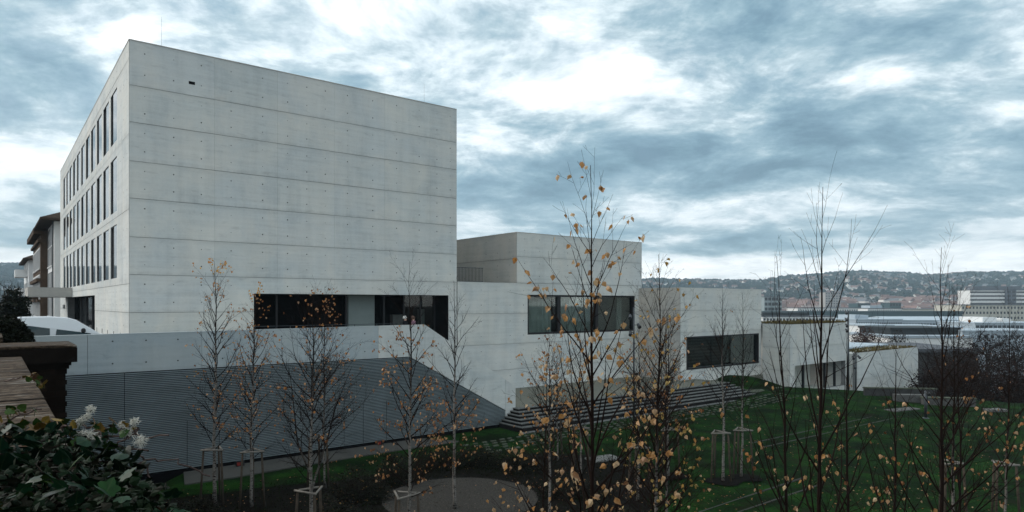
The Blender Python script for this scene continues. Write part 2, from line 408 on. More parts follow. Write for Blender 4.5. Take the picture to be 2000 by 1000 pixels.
def build_fallen():
    b = MB()
    for k in range(5200):
        y = 17+34*rnd.random()**1.6; x = rnd.uniform(-.6, .75)*y
        a, bb = ab(x, y)
        if a < -4.5 or bb > -10 and a < 42 or bb > -6: continue
        if (x-23.5)*.47+(y-55.2)*.88 > -1: continue
        if noise.noise(Vector((x*.25, y*.25, 3))) < rnd.uniform(-.6, .25): continue
        z_ = lawn_z(x, y)+rnd.uniform(.02, .06)
        t = rnd.uniform(0, 6.28); c = rnd.choice(LEAFCOL); q = rnd.uniform(.35, .95)
        leaf_shape(b, Vector((x, y, z_)), Vector((math.cos(t), math.sin(t), rnd.uniform(-.2, .4))), Vector((rnd.gauss(0, .3), rnd.gauss(0, .3), 1)), rnd.uniform(.045, .085), rnd.uniform(.04, .065), (c[0]*q, c[1]*q, c[2]*q))
    tag(b.build('fallen_leaves', M['leaf']), 'tan and orange birch leaves fallen on the lawn', 'leaves', kind='stuff')
build_fallen()
# ------------------------------------------------------------------ walls of cast concrete panels
def face_fn(kind, o):                        # returns P(s, h, d): s along the wall, h height above the eye, d out of the wall
    if kind == 'front': return lambda s, h, d: A(s, o-d, h)          # looks towards -V
    if kind == 'side': return lambda s, h, d: A(o-d, s, h)           # looks towards -U
def sub_cells(s0, s1, h0, h1, ops):
    ss = sorted({s0, s1, *[q for p in ops for q in (p[0], p[1]) if s0 < q < s1]})
    hs = sorted({h0, h1, *[q for p in ops for q in (p[2], p[3]) if h0 < q < h1]})
    cell = {}
    for i in range(len(ss)-1):
        for j in range(len(hs)-1):
            cs, ch = (ss[i]+ss[i+1])/2, (hs[j]+hs[j+1])/2
            cell[i, j] = not any(p[0] < cs < p[1] and p[2] < ch < p[3] for p in ops)
    return ss, hs, cell
def slab_mesh(b, P, s0, s1, h0, h1, ops, d0, d1, m=0):
    ss, hs, cell = sub_cells(s0, s1, h0, h1, ops)
    for (i, j), solid in cell.items():
        if not solid: continue
        q = [(ss[i], hs[j]), (ss[i+1], hs[j]), (ss[i+1], hs[j+1]), (ss[i], hs[j+1])]
        b.poly([P(s, h, d1) for s, h in q], m); b.poly([P(s, h, d0) for s, h in q[::-1]], m)
        for k, nb in enumerate(((i, j-1), (i+1, j), (i, j+1), (i-1, j))):
            if not cell.get(nb, False):
                (sa, ha), (sb, hb) = q[k], q[(k+1)%4]
                b.poly([P(sa, ha, d0), P(sb, hb, d0), P(sb, hb, d1), P(sa, ha, d1)], m)
    return any(cell.values())
def panel_wall(parent, kind, o, scuts, hcuts, ops=(), mat=None, thick=.4, gap_h=.020, gap_v=.005, ties=True, seam=None, proud=.03):
    mat = mat or M['conc']; P = face_fn(kind, o)
    b = MB(); slab_mesh(b, P, scuts[0], scuts[-1], hcuts[0], hcuts[-1], ops, -thick, -.001)
    b.build('wall', seam or M['conc_seam'], parent)
    tb = MB()
    for i in range(len(scuts)-1):
        for j in range(len(hcuts)-1):
            g0 = 0 if i == 0 else gap_v/2; g1 = 0 if i == len(scuts)-2 else gap_v/2
            k0 = 0 if j == 0 else gap_h/2; k1 = 0 if j == len(hcuts)-2 else gap_h/2
            pb = MB(); pr = proud+rnd.uniform(-.004, .004)
            if slab_mesh(pb, P, scuts[i]+g0, scuts[i+1]-g1, hcuts[j]+k0, hcuts[j+1]-k1, ops, 0, pr):
                pb.build('concrete_panel', mat, parent)
            if ties:
                w = scuts[i+1]-scuts[i]; n = max(1, round(w/1.35)); hh = hcuts[j+1]-hcuts[j]
                for q in range(n):
                    for fr in ((.27, .75) if hh > 1.2 else (.5,)):
                        s = scuts[i]+w*(q+.5)/n; h = hcuts[j]+hh*fr
                        if any(p[0]-.1 < s < p[1]+.1 and p[2]-.1 < h < p[3]+.1 for p in ops): continue
                        r_ = rnd.choice((.020, .026, .034, .038))
                        tb.poly([P(s+r_*math.cos(t*math.pi/3), h+r_*math.sin(t*math.pi/3), proud+.007) for t in range(6)])
    if ties and tb.f: tag(tb.build('tie_hole', M['tie'], parent), kind='stuff')
def roof_slab(parent, a0, a1, b0, b1, h, mat=None):
    b = MB(); b.abox(a0, a1, b0, b1, h-.3, h-.02); return b.build('roof', mat or M['greyroof'], parent)

# ---- tall block
B1 = thing('concrete_building', 'tallest pale concrete block with a blank front wall and rows of narrow side windows', 'building', A(0, 0, -2.35))
ST = -2.35
FC = [-6.2, -2.37, -.45, 1.46, 3.35, 5.29, 7.16, 9.11, 10.96, 13.2]
VC = [0, 4.0, 7.37, 10.75, 14.1, 17.4, 19.5]
OP1 = (6.05, 18.85, ST-2.6, .56)
panel_wall(B1, 'front', 0, [0]+VC[1:], FC, [OP1])
def b_at(px_):
    r = (px_-1000)/1300; return (-19.15-33.33*r)/(.6157+.788*r)
BL = 42.4
rows = []
for k in range(11):
    rows.append((4.05+3.22*k, 4.05+3.22*k+2.46))
wops = []; wspec = []
for h0, h1, alt in ((1.41, 4.37, 0), (5.1, 8.12, 1), (9.0, 11.9, 2)):
    for k, (s0, s1) in enumerate(rows):
        wops.append((s0, s1, h0, h1)); wspec.append((s0, s1, h0, h1, alt, k))
ENT = (14.0, 34.2, ST-.6, .56)
panel_wall(B1, 'side', 0, [0.02, 2.2, 8.6, 15.05, 21.5, 27.95, 34.4, BL], [ST-.8, -.45, 1.0, 4.75, 8.55, 12.3, 13.2], wops+[ENT], thick=.5, mat=M['conc'])
def side_window(s0, s1, h0, h1, alt, k):
    P = face_fn('side', 0)
    def bx(b, sa, sb, ha, hb, da, db): b.hexa([P(sa,ha,da),P(sb,ha,da),P(sb,hb,da),P(sa,hb,da),P(sa,ha,db),P(sb,ha,db),P(sb,hb,db),P(sa,hb,db)])
    f = MB(); w = .03; dep = .004; mid = s0+(s1-s0)*(.68 if (k+alt) % 3 else .56)
    bx(f, s0, s0+w, h0, h1, dep-.06, dep-.004); bx(f, s1-w, s1, h0, h1, dep-.06, -.005); bx(f, s0+w, s1-w, h0, h0+w, dep-.06, -.012); bx(f, s0+w, s1-w, h1-w, h1, dep-.06, -.012)
    win = f.build('window', M['frame'], B1)
    g = MB(); bx(g, s0+w, mid-.02, h0+w, h1-w, dep-.04, dep-.010); g.build('pane', M['glass_bright'], win)
    g = MB(); bx(g, mid+.02, s1-w, h0+w, h1-w, dep-.20, dep-.15); g.build('jamb_shade_panel', M['black'] if alt and (k*5+alt) % 3 else M['reveal'], win)  # dark panel added in place of the window's shaded far jamb
    g = MB(); bx(g, mid-.02, mid+.02, h0+w, h1-w, dep-.2, dep-.006); g.build('mullion', M['frame'], win)
for w_ in wspec: side_window(*w_)
bb = MB(); bb.abox(19.1, 19.5, .4, 20, ST-4, 13.2); bb.build('right_wall', M['conc_side'], B1)
bb = MB(); bb.abox(0.5, 19.1, BL-.4, BL, ST-4, 13.2); bb.build('rear_wall', M['conc'], B1)
bb = MB(); bb.abox(18.7, 19.1, 20.0, BL-.4, ST-4, 13.2); bb.build('rear_wall', M['conc'], B1)
roof_slab(B1, .5, 19.1, .4, BL-.4, 13.15)
# roof coping, thin metal
bb = MB(); bb.abox(-.045, 19.5, -.045, .5, 13.203, 13.25); bb.abox(-.045, .5, .5, BL, 13.203, 13.25); bb.build('roof_edge', M['conc_side'], B1)
# narrow slot high on the front
bb = MB(); bb.abox(2.72, 3.02, -.045, .02, 11.55, 11.70); bb.build('vent_slot', M['black'], B1)
for k, s in enumerate((13.4, 10.6, 7.9, 5.2, 2.6)):
    bb = MB(); P = face_fn('side', 0)
    bb.hexa([P(.35+s*.93,-1.95,.02),P(.35+s*.93+.09,-1.95,.02),P(.35+s*.93+.09,-1.55,.02),P(.35+s*.93,-1.55,.02),P(.35+s*.93,-1.95,.045),P(.35+s*.93+.09,-1.95,.045),P(.35+s*.93+.09,-1.55,.045),P(.35+s*.93,-1.55,.045)]); bb.build('wall_slot', M['tie'], B1)
# loggia behind the long front opening
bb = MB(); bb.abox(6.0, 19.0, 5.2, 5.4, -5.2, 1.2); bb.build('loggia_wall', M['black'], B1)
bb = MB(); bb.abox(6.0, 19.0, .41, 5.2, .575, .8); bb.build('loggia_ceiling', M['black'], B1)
bb = MB(); bb.abox(18.80, 18.845, .0, 5.2, -5.2, .555); bb.build('loggia_shade_lining', M['black'], B1)  # black sheet added to put shade on the pale right-hand reveal
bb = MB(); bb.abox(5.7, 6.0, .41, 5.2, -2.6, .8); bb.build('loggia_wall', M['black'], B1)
bb = MB(); bb.abox(12.25, 14.05, 1.3, 1.6, -5, .57); bb.build('loggia_pier', simple('pale_green_wall', (.19, .225, .22), .6, var=.12, vscale=.7), B1)
for a_ in (7.6, 11.9, 14.5, 15.95, 17.2, 18.3):
    bb = MB(); bb.abox(a_, a_+.1, .95, 1.05, -5, .57); bb.build('mullion', M['frame'], B1)
for a0, a1 in ((15.98, 17.18), (17.32, 18.28)):
    bb = MB(); bb.abox(a0+.07, a1, .98, 1.0, -5, .55); bb.build('pane', M['clear'], B1)
bb = MB(); bb.abox(16.05, 16.9, 2.6, 3.0, -3, -.75); bb.abox(17.9, 18.3, 2.2, 2.5, -4, -.4); bb.build('inner_wall', simple('dim_inner_wall', (.16, .16, .155), .8, var=.3, vscale=1.2), B1)
bb = MB(); bb.abox(6, 12.2, .30, .33, -1.30, -1.27); bb.abox(12.2, 15.2, .30, .33, -1.30, -1.27)
for a_ in (6.2, 8.2, 10.2, 12.2, 13.7, 15.1): bb.abox(a_, a_+.03, .30, .33, -2.35, -1.3)
bb.build('handrail', M['metal'], B1)
# entrance recess, its canopy and the plaque
bb = MB(); bb.abox(3.0, 3.2, 13.6, 34.4, ST-.6, 1.0); bb.abox(.51, 3.0, 13.6, 13.8, ST-.6, 1.0); bb.abox(.51, 3, 34.3, 34.5, ST-.6, 1.0); bb.abox(.51, 3, 13.8, 34.3, .6, .8); bb.build('entrance_wall', M['black'], B1)
bb = MB(); bb.abox(.7, .74, 14.1, 34.1, ST, .55); bb.build('entrance_glazing', M['glass'], B1)
for b_ in (18, 22, 26, 30):
    bb = MB(); bb.abox(.62, .78, b_, b_+.12, ST, .55); bb.build('mullion', M['frame'], B1)
bb = MB(); bb.abox(-3.1, -.04, 29.8, 36.5, .56, 1.36); bb.build('entrance_canopy', M['conc_side'], B1)
bb = MB(); bb.abox(-.075, -.035, 36.8, 38.8, -.45, -.1); bb.build('plaque', M['frame'], B1)
for a_, h_ in ((1.6, 1.9), (17.5, 1.6)):
    bb = MB(); p = A(a_, .9, 13.2); bb.tube([p, p+Vector((0,0,h_))], [.006, .004], 5); bb.build('lightning_rod', M['metal'], B1)

# ---- middle block with curtained window
B2 = thing('concrete_building', 'middle concrete block with curtains behind its wide black framed window', 'building', A(20, 0, -6.16))
OP2 = (25.74, 37.5, -2.30, .66)
panel_wall(B2, 'front', 0, [19.56, 22.2, 24.74, 28.4, 31.9, 35.2, 38.36], [-6.6, -4.75, -2.90, -.70, 1.5], [OP2])
panel_wall(B2, 'front', 0, [24.74, 31.9, 38.36], [1.52, 3.45, 5.2])
panel_wall(B2, 'side', 24.74, [0.02, 1.55, 6, 12], [1.52, 3.3, 5.2], mat=M['conc_side'])
bb = MB(); bb.abox(24.75, 24.79, -.02, .02, 1.5, 5.2); 
bb = MB(); bb.abox(38.0, 38.36, .4, 12, -6.6, 5.2); bb.build('right_wall', M['conc_side'], B2)
bb = MB(); bb.abox(25.14, 38.0, 11.6, 12, 1.5, 5.2); bb.build('rear_wall', M['conc'], B2)
roof_slab(B2, 25.14, 38.0, .4, 11.6, 5.18)
bb = MB(); bb.abox(19.56, 25.1, .41, 16, 1.2, 1.48); bb.build('terrace_slab', M['conc_plaza'], B2)
bb = MB(); bb.abox(24.72, 38.36, -.04, .4, 5.203, 5.24); bb.abox(24.7, 25.14, .4, 12, 5.203, 5.24); bb.build('roof_edge', M['conc_side'], B2)
fr = MB()
a0, a1, h0, h1 = OP2
for q in ((a0, a0+.16, h0, h1), (a1-.16, a1, h0, h1), (a0+.16, a1-.16, h0, h0+.14), (a0+.16, a1-.16, h1-.14, h1)): fr.abox(q[0], q[1], .02, .42, q[2], q[3])
w2 = fr.build('window', M['frame'], B2)
for a_ in (29.0, 33.1): 
    bb = MB(); bb.abox(a_-.16, a_+.16, .12, .36, h0+.14, h1-.14); bb.build('mullion', M['frame'], w2)
for q0, q1 in ((a0+.16, 28.84), (29.16, 32.94), (33.26, a1-.16)):
    bb = MB(); bb.abox(q0, q1, .22, .25, h0+.14, h1-.14); bb.build('pane', M['clear'], w2)
bb = MB(); bb.abox(25.3, 38.0, 5.5, 5.7, -2.6, 1.2); bb.abox(25.3, 38, .45, 5.5, -2.55, -2.4); bb.abox(25.3, 38, .45, 5.5, .8, 1.0); bb.abox(25.2, 25.3, .45, 5.7, -2.6, 1.2)
bb.build('interior', M['black'], B2)
M['curtain'] = simple('grey_green_curtain', (.43, .44, .425), .9, var=.1, vscale=2)
def curtain(s0, s1, label, o=.75):
    b = MB(); n = int((s1-s0)/.035)
    prev = None
    for k in range(n+1):
        s = s0+(s1-s0)*k/n; d = o+.10*math.sin(s*11+1.7*math.sin(s*2.3))+.02*math.sin(s*31)
        cur = (A(s, d, -2.2), A(s, d, .62))
        if prev: b.quad(prev[0], cur[0], cur[1], prev[1])
        prev = cur
    tag(b.build('curtain', M['curtain'], smooth=True, origin=A((s0+s1)/2, o, -2.2)), label, 'curtain', 'curtains behind the wide window')
curtain(26.35, 28.8, 'pale pleated curtain behind the left pane of the wide window')
curtain(29.2, 32.9, 'broad pale pleated curtain behind the middle pane of the wide window')
curtain(36.1, 36.75, 'narrow gathered curtain at the right end of the wide window')
rl = thing('railing', 'short grey metal bar railing on the roof terrace beside the tall block', 'railing', A(19.7, .25, 1.5))
for h_ in (1.53, 2.48):
    bb = MB(); bb.abox(19.62, 21.9, .22, .28, h_, h_+.04); bb.build('rail', M['metal'], rl)
for k in range(19):
    bb = MB(); s = 19.68+k*.12; bb.abox(s, s+.022, .235, .265, 1.57, 2.48); bb.build('bar', M['metal'], rl)

# ---- third block with the dark panorama window
B3 = thing('concrete_building', 'low concrete block with one dark panorama window beside the stone steps', 'building', A(43, -4.35, -6.2))
OP3 = (38.75, 49.15, -5.36, -2.68)
panel_wall(B3, 'front', -4.35, [38.0, 41.9, 45.8, 49.6], [-7.4, -5.6, -2.35, -.55, 1.3], [OP3], gap_h=.015)
panel_wall(B3, 'side', 38.0, [-4.33, -3.0, -.03], [-7.4, -2.35, -.55, 1.3], mat=M['conc_side'])
bb = MB(); bb.abox(38.4, 49.6, -.03, 8, -7.4, 1.25); bb.build('rear_body', M['conc_side'], B3)
bb = MB(); bb.abox(49.2, 49.6, -3.94, -.04, -7.4, 1.3); bb.build('right_wall', M['conc_side'], B3)
roof_slab(B3, 38.4, 49.2, -3.94, -.04, 1.28)
fr = MB(); a0, a1, h0, h1 = OP3
for q in ((a0, a0+.12, h0, h1), (a1-.12, a1, h0, h1), (a0+.12, a1-.12, h0, h0+.12), (a0+.12, a1-.12, h1-.1, h1)): fr.abox(q[0], q[1], -4.41, -4.0, q[2], q[3])
w3 = fr.build('window', M['frame'], B3)
bb = MB(); bb.abox(a0+.12, a1-.12, -4.2, -4.17, h0+.12, h1-.1); bb.build('pane', M['clear'], w3)
bb = MB(); bb.abox(38.5, 49.1, -1.0, -.8, -6, -2); bb.abox(38.5, 49.1, -3.9, -1.0, -5.6, -5.45); bb.abox(38.5, 49.1, -3.9, -1.0, -2.5, -2.4); bb.build('interior', M['black'], B3)
for k in range(9):
    bb = MB(); bb.abox(39.5, 47.4, -1.6, -1.5, -5.2+.28*k, -5.12+.28*k); bb.build('interior_slat', simple('interior_slat', (.022, .02, .019), .7) if k == 0 else bpy.data.materials['interior_slat'], B3)
bb = MB(); bb.abox(47.2, 47.75, -2.2, -2.0, -5.4, -2.6); bb.build('interior_column', M['conc'], B3)
# ---- garage block
def roof_plants(name, label, a0, a1, b0, b1, h, n, seed):
    r2 = random.Random(seed); b = MB()
    for k in range(n):
        a = r2.uniform(a0, a1); bb_ = b0+(b1-b0)*r2.random()**2.2; p = A(a, bb_, h-.03); hh = r2.uniform(.08, .32)*(1+.6*noise.noise(Vector((a*.7, 0, seed))))
        d = Vector((r2.gauss(0, .3), r2.gauss(0, .3), 1)); q = r2.uniform(.5, 1.3)
        leaf_shape(b, p, d, Vector((r2.gauss(0,1), -1, .2)), hh, r2.uniform(.05, .13), (q*.8, q*.72, q*.42))
    return tag(b.build(name, tinted('roof_plant_leaf', (.13, .115, .075), .8)), label, 'roof plants', kind='stuff')
B4 = thing('concrete_building', 'low concrete garage block with an open bay and a planted roof edge', 'building', A(55, -7.1, -8.4))
OP4 = (50.4, 59.75, -7.9, -5.5)
panel_wall(B4, 'front', -7.1, [49.62, 53.0, 56.6, 60.2], [-9.4, -7.95, -5.9, -3.9, -1.83], [OP4], gap_h=.012)
panel_wall(B4, 'side', 49.62, [-7.08, -5.9, -4.5], [-9.4, -5.9, -3.9, -1.83], mat=M['conc'])
bb = MB(); bb.abox(59.8, 60.2, -6.7, 4, -9.4, -1.83); bb.build('right_wall', M['conc'], B4)
bb = MB(); bb.abox(50.0, 59.8, -6.7, 4, -2.2, -1.9); bb.build('roof', M['greyroof'], B4)
bb = MB(); bb.abox(50.0, 58.2, -4.4, -4.2, -9.4, -4.8); bb.abox(50.0, 59.8, -6.7, -4.4, -9.0, -8.0); bb.build('bay_wall', simple('pale_bay_wall', (.62, .63, .58), .8, var=.15, vscale=.6), B4)
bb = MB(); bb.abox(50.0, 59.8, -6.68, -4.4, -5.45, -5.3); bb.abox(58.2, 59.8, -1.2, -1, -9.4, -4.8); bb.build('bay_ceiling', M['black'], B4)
for a_ in (52.3, 56.2, 58.1):
    bb = MB(); bb.abox(a_, a_+.18, -6.9, -6.72, -7.95, -5.5); bb.build('bay_post', M['frame'], B4)
roof_plants('roof_plants', 'dry yellowish plants along the roof edge of the garage block', 49.7, 60.1, -7.05, -2, -1.8, 1500, 5)
B5 = thing('concrete_building', 'lowest pale concrete block at the end with a mossy roof and slanted dark opening', 'building', A(68, -8, -9.5))
panel_wall(B5, 'front', -8, [60.22, 65.5, 70.7, 74.4], [-11, -7.3, -4.75], [(66.5, 73.0, -11, -9.0)], gap_h=.01, ties=False)
bb = MB(); bb.abox(74.0, 74.4, -7.6, 6, -11, -4.75); bb.abox(60.3, 74.0, -7.59, 6, -5.2, -4.9); bb.abox(60.3, 60.6, -7.59, 6, -11, -5.2); bb.build('body', M['conc'], B5)
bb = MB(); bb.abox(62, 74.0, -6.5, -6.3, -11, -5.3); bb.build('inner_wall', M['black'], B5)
roof_plants('roof_plants', 'mossy yellow plants on the roof of the lowest concrete block', 60.4, 74.2, -7.9, 4, -4.75, 1900, 9)
bb = MB(); bb.abox(60.3, 74.3, -5.0, 5.5, -4.72, -4.55); tag(bb.build('gravel_roof', M['white2']), kind='structure')

# ------------------------------------------------------------------ plaza, steps, pavers, path, street
bb = MB(); bb.abox(19.16, 40, -7.2, -.04, -7.4, -6.16); bb.abox(40.0, 49.5, -4.6, -4.40, -7.4, -6.4); tag(bb.build('plaza', M['conc_plaza']), kind='structure')
stp = thing('stone_staircase', 'wide flight of grey stone steps rising to the concrete plaza', 'steps', A(28, -8.5, -7.22))
for k in range(7):
    b = MB(); h1 = -6.16-.152*k-.004; fb = -7.2-.33*(k+1); la = 19.10-.21*(k+1); ra = 40+.16*(k+1)
    if k == 6: h1 = -7.17
    b.abox(la, ra, fb, -7.2-.33*k if k else -7.201, h1-.045, h1)
    if k < 6: b.abox(la, 19.10-.21*k-.0, -7.2-.33*k if k else -7.201, -7.0, h1-.045, h1)
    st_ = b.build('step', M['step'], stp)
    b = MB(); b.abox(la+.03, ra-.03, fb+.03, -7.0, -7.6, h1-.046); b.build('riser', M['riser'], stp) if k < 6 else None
for r_ in range(5):
    for k in range(52):
        a = 13.6+k*.56+(.28 if r_ % 2 else 0)+rnd.gauss(0, .02); b_ = -9.95-r_*.50+rnd.gauss(0, .015)
        if rnd.random() < .05+.06*r_: continue
        p = A(a, b_, 0); pz = lawn_z(p.x, p.y)
        if r_ == 0 and k == 0 or True:
            if 'paver' not in bpy.data.meshes:
                q = MB(); q.box(-.15, .15, -.075, .075, -.06, .05); tmp = q.build('paver', M['pave']); me_paver = tmp.data; bpy.data.objects.remove(tmp)
        inst('paver', me_paver, (p.x+rnd.gauss(0,.012), p.y+rnd.gauss(0,.012), pz), LAWN, (0, 0, YAW+rnd.gauss(0, .03)), (rnd.uniform(.75, 1.05), rnd.uniform(.7, 1.0), 1))
# paving beside the slatted wall
q = [A(1.0, -7.1), A(12.6, -7.1), A(13.8, -9.0), A(11.3, -8.9), A(6.0, -9.0), A(2.4, -9.3), A(.6, -9.2)]
bb = MB(); bb.prism([(p.x, p.y, -.1) for p in q], (0, 0, .15)); tag(bb.build('path', M['path']), kind='structure')
for k in range(5):
    for j in range(2):
        p = A(-1.6+j*.95, -7.75-k*.36, 0); inst('paver', me_paver, (p.x, p.y, .03), LAWN, (0, 0, YAW), (1.9, 1.05, 1))
q = [A(41.9, -7.6), A(47, -8.4), A(49.5, -9.4), A(53, -10.2), A(52, -11.4), A(45, -10.0), A(41.4, -8.7)]
bb = MB(); bb.poly([(p.x, p.y, lawn_z(p.x, p.y)+.05) for p in q]); tag(bb.build('path', M['pave']), kind='structure')
# street and terrace
q = [A(-60, -60), A(-5.35, -60), A(-5.35, -6.63), A(-60, -6.63)]
bb = MB(); bb.prism([(p.x, p.y, EZ-4.5) for p in q], (0, 0, 2.15)); bb.prism([A(-60, -6.62, -4.5), A(-.02, -6.62, -4.5), A(-.02, 140, -4.5), A(-60, 140, -4.5)], (0, 0, 2.15)); tag(bb.build('street', M['asphalt']), kind='structure')
bb = MB(); bb.abox(0, 14.0, -6.6, 5.2, -2.65, -2.35); tag(bb.build('terrace', M['conc_plaza']), kind='structure')
fl = thing('public_stair', 'concrete stair running down behind the sloping parapet', 'stairs', A(16, -3, -6.1))
for k in range(14):
    bb = MB(); bb.abox(14.0+.36*k, 14.0+.36*(k+1), -6.6, -.45, -7.3, -2.75-.265*k); bb.build('step', M['conc_plaza'], fl)
# ------------------------------------------------------------------ retaining wall: parapet panels over grey slats
RW = thing('retaining_wall', 'long garden wall of grey metal slats under a sloping concrete parapet', 'wall', A(5, -7, -7.2))
def par_top(s): return -1.235+(s+3.2)*.105/16.1 if s < 12.9 else -1.13-3.8*(s-12.9)/6.2
def slat_top(s): return -2.8 if s < 11.97 else -2.8-3.46*(s-11.97)/6.37
cuts = [-5.4, -2.45, 1.75, 5.95, 10.15, 12.9, 15.4, 18.34, 19.1]
for s0, s1 in zip(cuts, cuts[1:]):
    g = .006
    pts = [(s0+g, slat_top(s0+g)), (s1-g, slat_top(s1-g)), (s1-g, par_top(s1-g)), (s0+g, par_top(s0+g))]
    if s0 < 11.97 < s1: pts.insert(1, (11.97, slat_top(11.97)))
    if s0 >= 18.3: pts[0] = (s0+g, -7.2); pts[1] = (s1, -7.2); pts[2] = (s1, par_top(s1))
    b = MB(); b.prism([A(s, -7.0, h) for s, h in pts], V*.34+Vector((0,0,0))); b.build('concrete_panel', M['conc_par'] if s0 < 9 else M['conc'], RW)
tb = MB()
for s in [-4.3, -3.2, -1.6, -.4, .8, 2.6, 3.9, 5.2, 6.8, 8.1, 9.4, 11, 12.2]:
    for h_ in (-1.52, -2.42):
        tb.poly([A(s+.035*math.cos(t*math.pi/3), -7.006, h_+.035*math.sin(t*math.pi/3)) for t in range(6)])
tag(tb.build('tie_hole', M['tie'], RW), kind='stuff')
b = MB(); pts = [(-5.4, -7.6), (18.33, -7.6), (18.33, slat_top(18.33)-.03), (11.97, -2.83), (-5.4, -2.83)]
b.prism([A(s, -6.93, h) for s, h in pts], V*.27); b.build('backing', M['slatback'], RW)
b = MB(); b.prism([A(-5.4, -7.0, -7.6), A(18.34, -7.0, -7.6), A(18.34, -7.0, -7.12), A(-5.4, -7.0, -7.12)], V*.06); b.build('plinth', M['slatback'], RW)
bays = [-5.4, -1.18, 3.57, 8.32, 13.07, 18.34]
pitch = .0755; n = 0
for s0, s1 in zip(bays, bays[1:]):
    k = 0
    while True:
        h1 = -2.84-pitch*k; h0 = h1-.046; k += 1
        if h0 < -7.1: break
        e = s1-.012
        if h1 > slat_top(e)-.02: e = min(e, 11.97+(-2.83-h1)*6.37/3.46)
        if e-s0 < .1: continue
        P = face_fn('front', -7.0); b = MB(); a_ = s0+.012
        b.hexa([P(a_, h0, .012), P(e, h0, .012), P(e, h0+.006, -.04), P(a_, h0+.006, -.04), P(a_, h1-.012, .012), P(e, h1-.012, .012), P(e, h1, -.04), P(a_, h1, -.04)])
        b.build('slat', M['slat'], RW); n += 1
print('slats', n)
for k, (s, lab) in enumerate(((1.15, 'door to the left of'), (9.3, 'right'))):
    b = MB()
    s1 = s+1.3
    for q in ((s, s+.02, -7.1, -5.0), (s1, s1+.02, -7.1, -5.0), (s, s1, -5.02, -5.0)): b.abox(q[0], q[1], -7.022, -7.0, q[2], q[3])
    b.build('door_frame', M['frame'], RW)
def spot(x, y, label):
    p = G(x, y); t = thing('floodlight', label, 'floodlight', (p.x, p.y, .06))
    b = MB(); b.abox(0, .34, 0, .16, 0, .2); me = b
    o = A(0, 0, 0); b.v = [(v[0]-o.x+p.x, v[1]-o.y+p.y, v[2]-EZ+.06) for v in b.v]; b.build('housing', M['frame'], t)
    b = MB(); b.abox(.02, .16, -.012, -.002, .03, .17); b.v = [(v[0]-o.x+p.x, v[1]-o.y+p.y, v[2]-EZ+.06) for v in b.v]; b.build('lens', simple('red_lens', (.20, .022, .015), .3) if 'red_lens' not in bpy.data.materials else bpy.data.materials['red_lens'], t)
spot(462, 914, 'small black floodlight with red lens on the path between the two left staked birches')
spot(738, 872, 'small black floodlight with red lens at the foot of the slats right of the door')
# steel edging strips in the lawn
for k, (x0, y0, x1, y1) in enumerate(((1468, 866, 1742, 806), (1490, 874, 1770, 812), (1364, 1002, 1576, 931), (1440, 1002, 1610, 944))):
    p, q = G(x0, y0), G(x1, y1); d = (q-p).normalized(); s_ = Vector((-d.y, d.x, 0))*.015
    b = MB(); zt = .035
    b.hexa([p-s_+Vector((0,0,-.1)), q-s_+Vector((0,0,-.1)), q+s_+Vector((0,0,-.1)), p+s_+Vector((0,0,-.1)), p-s_+Vector((0,0,zt)), q-s_+Vector((0,0,zt)), q+s_+Vector((0,0,zt)), p+s_+Vector((0,0,zt))])
    tag(b.build('lawn_edging', M['path']), ('farther', 'inner farther', 'nearer', 'inner nearer')[k]+' thin stone edging strip crossing the lawn', 'edging', 'edging strips in the lawn')
# planting bed under the trees
m_soil = simple('bed_soil', (.0045, .0036, .0027), .95, var=.6, vscale=4, bump=.8, bscale=25)
b = MB(); _q = [(-13.0, 24.3), (-10, 25.9), (-5.6, 27.9), (-2.0, 30.2), (2.2, 32.4), (5.0, 30.6), (5.8, 27.2), (4.6, 23.2), (3.6, 19), (2.4, 16), (-9, 16), (-12, 20)]
q = []
for i in range(len(_q)):
    (x1, y1), (x2, y2) = _q[i], _q[(i+1) % len(_q)]
    for j in range(12):
        f = j/12; x, y = x1+(x2-x1)*f, y1+(y2-y1)*f; n_ = noise.noise(Vector((x*.8, y*.8, 21)))*.55+noise.noise(Vector((x*3, y*3, 2)))*.22
        q.append((x+n_, y+n_))
b.poly([(x, y, .03) for x, y in q]); tag(b.build('planting_bed', m_soil), kind='structure')
def in_bed(x, y):
    c_ = False
    for i in range(len(q)):
        (x1, y1), (x2, y2) = q[i], q[i-1]
        if (y1 > y) != (y2 > y) and x < (x2-x1)*(y-y1)/(y2-y1)+x1: c_ = not c_
    return c_
b = MB()
for k in range(46000):
    y = rnd.uniform(16, 33.6); x = rnd.uniform(-13, 8.4)
    if not in_bed(x+rnd.gauss(0, .35), y+rnd.gauss(0, .35)) or ab(x, y)[1] > -9.3 or (x+1.9)**2+(y-24.6)**2 < 8.3: continue
    if noise.noise(Vector((x*.6, y*.6, 9))) < -.25: continue
    hh = .10+.22*max(0, noise.noise(Vector((x*.5, y*.5, 5)))+.35); zz_ = rnd.uniform(.03, hh)
    c_ = rnd.choice(((.6, .9, .4), (.8, .7, .4), (.5, 1.1, .4), (1.0, .6, .45), (.4, .5, .3))); v_ = rnd.uniform(.5, 1.4)
    i = len(b.v); d = Vector((rnd.gauss(0,1), rnd.gauss(0,1), rnd.gauss(.5,.6))).normalized()*rnd.uniform(.03, .07); e = d.cross(Vector((rnd.gauss(0,1), rnd.gauss(0,1), 1))).normalized()*rnd.uniform(.012, .03)
    p = Vector((x, y, zz_+max(0, lawn_z(x, y)))); b.v += [tuple(p), tuple(p+d*.5+e), tuple(p+d), tuple(p+d*.5-e)]; b.f.append((i,i+1,i+2,i+3)); b.m.append(0); b.c += [(c_[0]*v_, c_[1]*v_, c_[2]*v_)]*4
